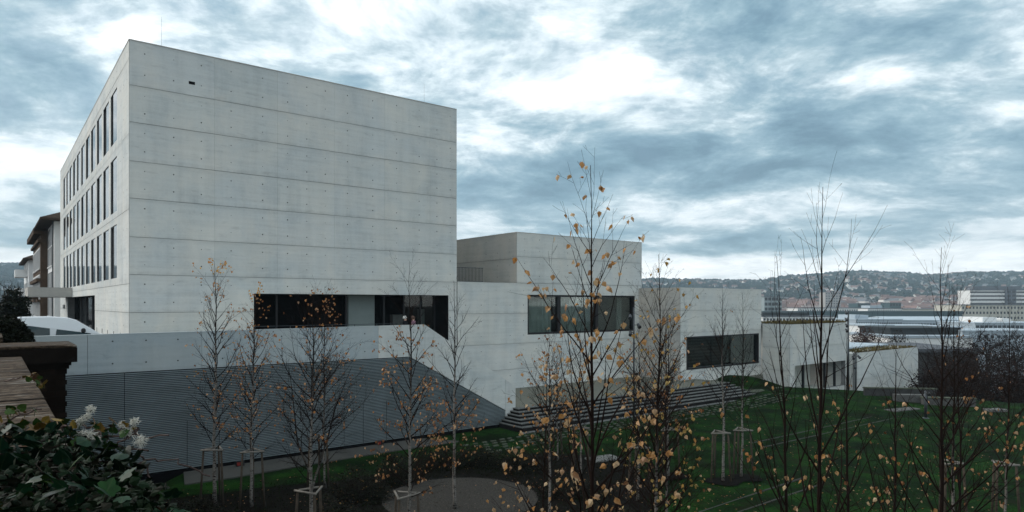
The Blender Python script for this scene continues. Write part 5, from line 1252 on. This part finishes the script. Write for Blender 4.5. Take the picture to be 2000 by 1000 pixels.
# the rest of the distant houses, too many to tell apart
def house_mass(n, f, nm, label, wall=(.6,.57,.52)):
    b = MB()
    for k in range(n):
        q = f()
        if q is None: continue
        x, y, w, d, h, rh, rz = q; z0 = land(x, y); ca, sa = math.cos(rz), math.sin(rz)
        T = lambda X, Y_, Z: (x+X*ca-Y_*sa, y+X*sa+Y_*ca, z0+Z)
        b.hexa([T(-w/2,-d/2,-3), T(w/2,-d/2,-3), T(w/2,d/2,-3), T(-w/2,d/2,-3), T(-w/2,-d/2,h), T(w/2,-d/2,h), T(w/2,d/2,h), T(-w/2,d/2,h)])
        v = rc.uniform(.75, 1.2); b.c += [(.72*v, .68*v, .64*v)]*8
        i = len(b.v); b.v += [T(-w/2-.4,-d/2-.4,h-.1), T(w/2+.4,-d/2-.4,h-.1), T(w/2+.4,d/2+.4,h-.1), T(-w/2-.4,d/2+.4,h-.1), T(-w/2-.4,0,h+rh), T(w/2+.4,0,h+rh)]
        c = rc.choice(((.19,.12,.105), (.16,.105,.09), (.16,.16,.17), (.22,.15,.135))); b.c += [c]*6
        for f_ in ((0,1,5,4), (2,3,4,5), (1,2,5), (3,0,4)): b.f.append(tuple(i+j for j in f_)); b.m.append(0)
    tag(b.build(nm, tinted(nm+'_paint', (1,1,1), .85)), label, 'houses', kind='stuff')
def f_town():
    y = rc.uniform(600, 1200); x = X_at(rc.uniform(1470, 2060), y)
    return (x, y, rc.uniform(12, 30), rc.uniform(10, 14), rc.uniform(8, 14), rc.uniform(3.5, 6), rc.gauss(0, .4)+(0 if rc.random() < .6 else 1.57)) if far_from(x, y, 16) else None
house_mass(760, f_town, 'distant_houses', 'mass of distant red and grey roofed houses in the valley')
def f_block():
    y = rc.uniform(560, 1000); x = X_at(rc.uniform(1480, 2060), y)
    return (x, y, rc.uniform(18, 46), rc.uniform(12, 18), rc.uniform(9, 17), .6, rc.gauss(0, .3)) if far_from(x, y, 14) else None
house_mass(130, f_block, 'town_blocks', 'mass of pale flat roofed town blocks in the valley')
def f_hill():
    y = rc.uniform(1130, 2200); x = X_at(rc.uniform(1250, 2060), y)
    if noise.noise(Vector((x/190, y/120, 4))) < -.05 or not far_from(x, y, 20): return None
    return (x, y, rc.uniform(8, 14), rc.uniform(8, 11), rc.uniform(6, 9.5), rc.uniform(3, 5), rc.gauss(0, .6))
house_mass(1150, f_hill, 'hillside_houses', 'further small pale houses scattered over the far hillside')
# woods on the hills: many small crowns
def wood():
    b = MB()
    def crown(x, y, s_, col):
        z0 = land(x, y); i = len(b.v); n = 6; j = rc.uniform(0, 6)
        for lv, (rr, hh) in enumerate(((.55, .15), (1, .5), (.6, .85))):
            for q in range(n): a_ = 2*math.pi*q/n+j+lv*.5; k_ = rc.uniform(.75, 1.25); b.v.append((x+s_*rr*k_*math.cos(a_), y+s_*rr*k_*math.sin(a_), z0+s_*2*hh*rc.uniform(.85, 1.15)))
        b.v.append((x, y, z0+s_*2.1)); b.c += [col]*(3*n+1)
        for lv in range(2):
            for q in range(n): b.f.append((i+lv*n+q, i+lv*n+(q+1)%n, i+(lv+1)*n+(q+1)%n, i+(lv+1)*n+q)); b.m.append(0)
        for q in range(n): b.f.append((i+2*n+q, i+2*n+(q+1)%n, i+3*n)); b.m.append(0)
    PAL = [(.9, 1.1, .9), (1.0, 1.0, .8), (1.35, 1.05, .75), (.7, .9, .75), (1.5, 1.2, .9)]
    for k in range(7500):
        t = rc.random(); y = 980+1360*t**.75
        px_ = rc.uniform(1235, 2080) if rc.random() < .93 else rc.uniform(-60, 60); x = X_at(px_, y)
        if not far_from(x, y, 8.5) or (not far_from(x, y-12, 9) and rc.random() < .7): continue
        if y < 1150 and rc.random() < .6: continue
        v = rc.uniform(.6, 1.4); c = rc.choice(PAL); crown(x, y, rc.uniform(3.4, 7.0), (c[0]*v, c[1]*v, c[2]*v))
    for k in range(1100):
        px_ = rc.uniform(1240, 2080) if rc.random() < .9 else rc.uniform(-80, 60); y = 2290+rc.uniform(-40, 60); v = rc.uniform(.6, 1.2); x = X_at(px_, y); crown(x, y, rc.uniform(4.5, 8.5), (.8*v, 1*v, .85*v))
    for k in range(420):
        y = rc.uniform(330, 980); x = X_at(rc.uniform(1480, 2060), y)
        if not far_from(x, y, 14): continue
        v = rc.uniform(.7, 1.3); crown(x, y, rc.uniform(2.5, 4.5), (1.3*v, 1.0*v, .8*v))
    tag(b.build('woods', tinted('wood_foliage', (.017, .025, .024), .95)), 'bluish green woods covering the far hills', 'woods', kind='stuff')
wood()
# television mast on the ridge
p = Vector((X_at(1683, 2280), 2280, 0)); p.z = land(p.x, p.y); b = MB(); b.tube([p, p+Vector((0,0,14)), p+Vector((0,0,32))], [2.2, 1.6, .4], 6); tag(b.build('ridge_tower', M['greyroof'], origin=p), 'thin tower standing on the ridge of the far hill', 'tower')
# bare trees in the valley just past the garden
def bare_tree(label, px_, Y, ytop, wd, seed, col, n=700, group='bare trees below the garden', zb=None):
    r = random.Random(seed); x = X_at(px_, Y); z0 = land(x, Y) if zb is None else zb; h = EZ+(593-ytop)/1300*Y-z0; base = Vector((x, Y, z0)); w = wd*Y/1300/2
    root = thing('bare_tree', label, 'tree', base, group)
    b = MB(); b.tube([base, base+Vector((r.gauss(0,.1), 0, h*.4)), base+Vector((r.gauss(0,.3), 0, h*.85))], [h*.028, h*.02, h*.005], 7); b.build('trunk', M['darkwood'], root, True)
    c = MB(); s = h/12
    def br(p, d, ln, rr, lv):
        q = [p]; dd = d
        for k in range(3): dd = (dd+Vector((r.gauss(0,.16), r.gauss(0,.16), r.gauss(.04,.1)))).normalized(); q.append(q[-1]+dd*ln/3)
        c.tube(q, [rr, rr*.8, rr*.55, rr*.3], 4 if lv < 2 else 3, False)
        c.c += [(1,1,1)]*((4 if lv < 2 else 3)*4)
        if lv < 4:
            for j in range(3 if lv < 3 else 4):
                side = Vector((r.gauss(0,1), r.gauss(0,1), r.gauss(.1,.7))).normalized(); i = r.choice((1,2,3))
                br(q[i], (dd*.8+side*.75).normalized(), ln*r.uniform(.5, .72), rr*.55, lv+1)
    for k in range(11):
        t = r.uniform(.22, .82); az = 2.4*k; a_ = R(r.uniform(30, 62))
        br(base+Vector((0,0,h*t)), Vector((math.cos(az)*math.sin(a_), math.sin(az)*math.sin(a_), math.cos(a_))), w*(1.25-t*.75)*.8, h*.010, 1)
    c.build('crown', tinted('bare_twig_%d' % seed, col, .9), root)
    lb = MB()
    for k in range(int(n*2.6)):
        t = r.uniform(0, 6.28); ph = math.acos(r.uniform(-.6, 1)); s_ = r.random()**.4
        q = base+Vector((w*math.cos(t)*math.sin(ph)*s_, w*math.sin(t)*math.sin(ph)*s_, h*.56+h*.44*math.cos(ph)*s_)); v = r.uniform(.5, 1.5)
        leaf_shape(lb, q, Vector((r.gauss(0,1), r.gauss(0,1), r.gauss(0,1))), Vector((r.gauss(0,1), r.gauss(0,1), 1)), .21*s*r.uniform(.7, 1.5), .15*s, (v, v, v))
    tag(lb.build('leaves', tinted('russet_leaf_%d' % seed, tuple(x*1.15 for x in col), .8), root), kind='stuff')
M['thicket'] = tinted('thicket_leaf', (.016, .0135, .0115), .85)
RU, BRN, DK = (.036, .016, .012), (.026, .018, .014), (.014, .0095, .008)
for q in (('russet leaved tree right behind the lamp mast at the garage', 1688, 120, 636, 62, 1, RU, 1800), ('brown tree right of the russet one behind the mossy roof', 1722, 125, 648, 60, 2, BRN, 900), ('grey brown bare tree left of the black corrugated storey', 1755, 140, 642, 50, 3, BRN, 500),
          ('small russet tree behind the black corrugated storey', 1845, 190, 630, 55, 4, RU, 900), ('wide dark bare tree at the right below the pale sheds', 1930, 88, 650, 110, 5, DK, 900), ('dark bare tree at the right edge below the sheds', 1985, 80, 655, 110, 6, DK, 900),
          ('dark bare tree right of the lowest concrete block', 1822, 82, 690, 80, 7, DK, 700), ('dark bare tree between the lowest block and the right clump', 1868, 78, 700, 90, 8, DK, 700), ('low dark bare tree at the lawn edge on the right', 1920, 66, 712, 90, 9, DK, 600), ('low dark bare tree at the lawn edge by the right border', 1990, 62, 718, 90, 10, DK, 600), ('low bare tree just behind the pale low wall', 1845, 70, 722, 70, 11, DK, 500)): bare_tree(*q)
for k, (px_, Y, rx, h, cl_) in enumerate(((1812, 63, 2.2, 2.4, 0), (1850, 66, 2.6, 3.0, 1), (1895, 64, 2.6, 3.4, 0), (1940, 62, 2.6, 3.2, 1), (1985, 60, 2.6, 3.4, 0), (2025, 60, 2.6, 3.4, 1), (1870, 74, 3.2, 4.6, 1), (1930, 78, 3.6, 5.4, 0), (1990, 74, 3.6, 5.2, 1))):
    x = X_at(px_, Y); shrub('thicket', ('dark leafless thicket at the lawn edge, number from the low wall', '')[1] or ['reddish brown thicket just right of the low stone walls', 'brown thicket second from the low stone walls', 'tall dark thicket below the pale shed at the lawn edge', 'brown thicket left of the slender white birch top', 'dark thicket at the right border of the lawn', 'dark thicket cut by the right border', 'tall russet thicket behind the lawn edge', 'tallest dark thicket before the sheds', 'tall brown thicket at the far right behind the lawn'][k], (x, Y, -2.6), rx, 1.6, h+1.2, 1700, 300+k, 'thicket', pal=((1, .55, .42), (.8, .55, .45), (1.3, .62, .4)), mat=M['thicket'], lsz=.13, group='thickets beyond the lawn', flecks=.004)
# bare street trees far left
for q in (('bare tree behind the dark round bush at far left', 12, 60, 545, 46, 20, BRN, 80, 'street trees at left', EZ-2.35), ('bare tree in front of the farthest white house', 34, 75, 552, 34, 21, BRN, 80, 'street trees at left', EZ-2.35)): bare_tree(*q)
# ------------------------------------------------------------------ haze over the valley
hz = MB(); hz.box(-5200, 5200, -80, 3600, FLOOR-40, EZ+420)
mh = bpy.data.materials.new('haze'); mh.use_nodes = True; th = mh.node_tree; th.nodes.clear()
pvn = N('ShaderNodeVolumePrincipled', th); pvn.inputs['Density'].default_value = HAZE; pvn.inputs['Color'].default_value = (.62, .82, .96, 1); pvn.inputs['Anisotropy'].default_value = 0
th.links.new(pvn.outputs[0], N('ShaderNodeOutputMaterial', th).inputs['Volume'])
tag(hz.build('haze', mh), 'thin bluish air over the valley', 'haze', kind='stuff')
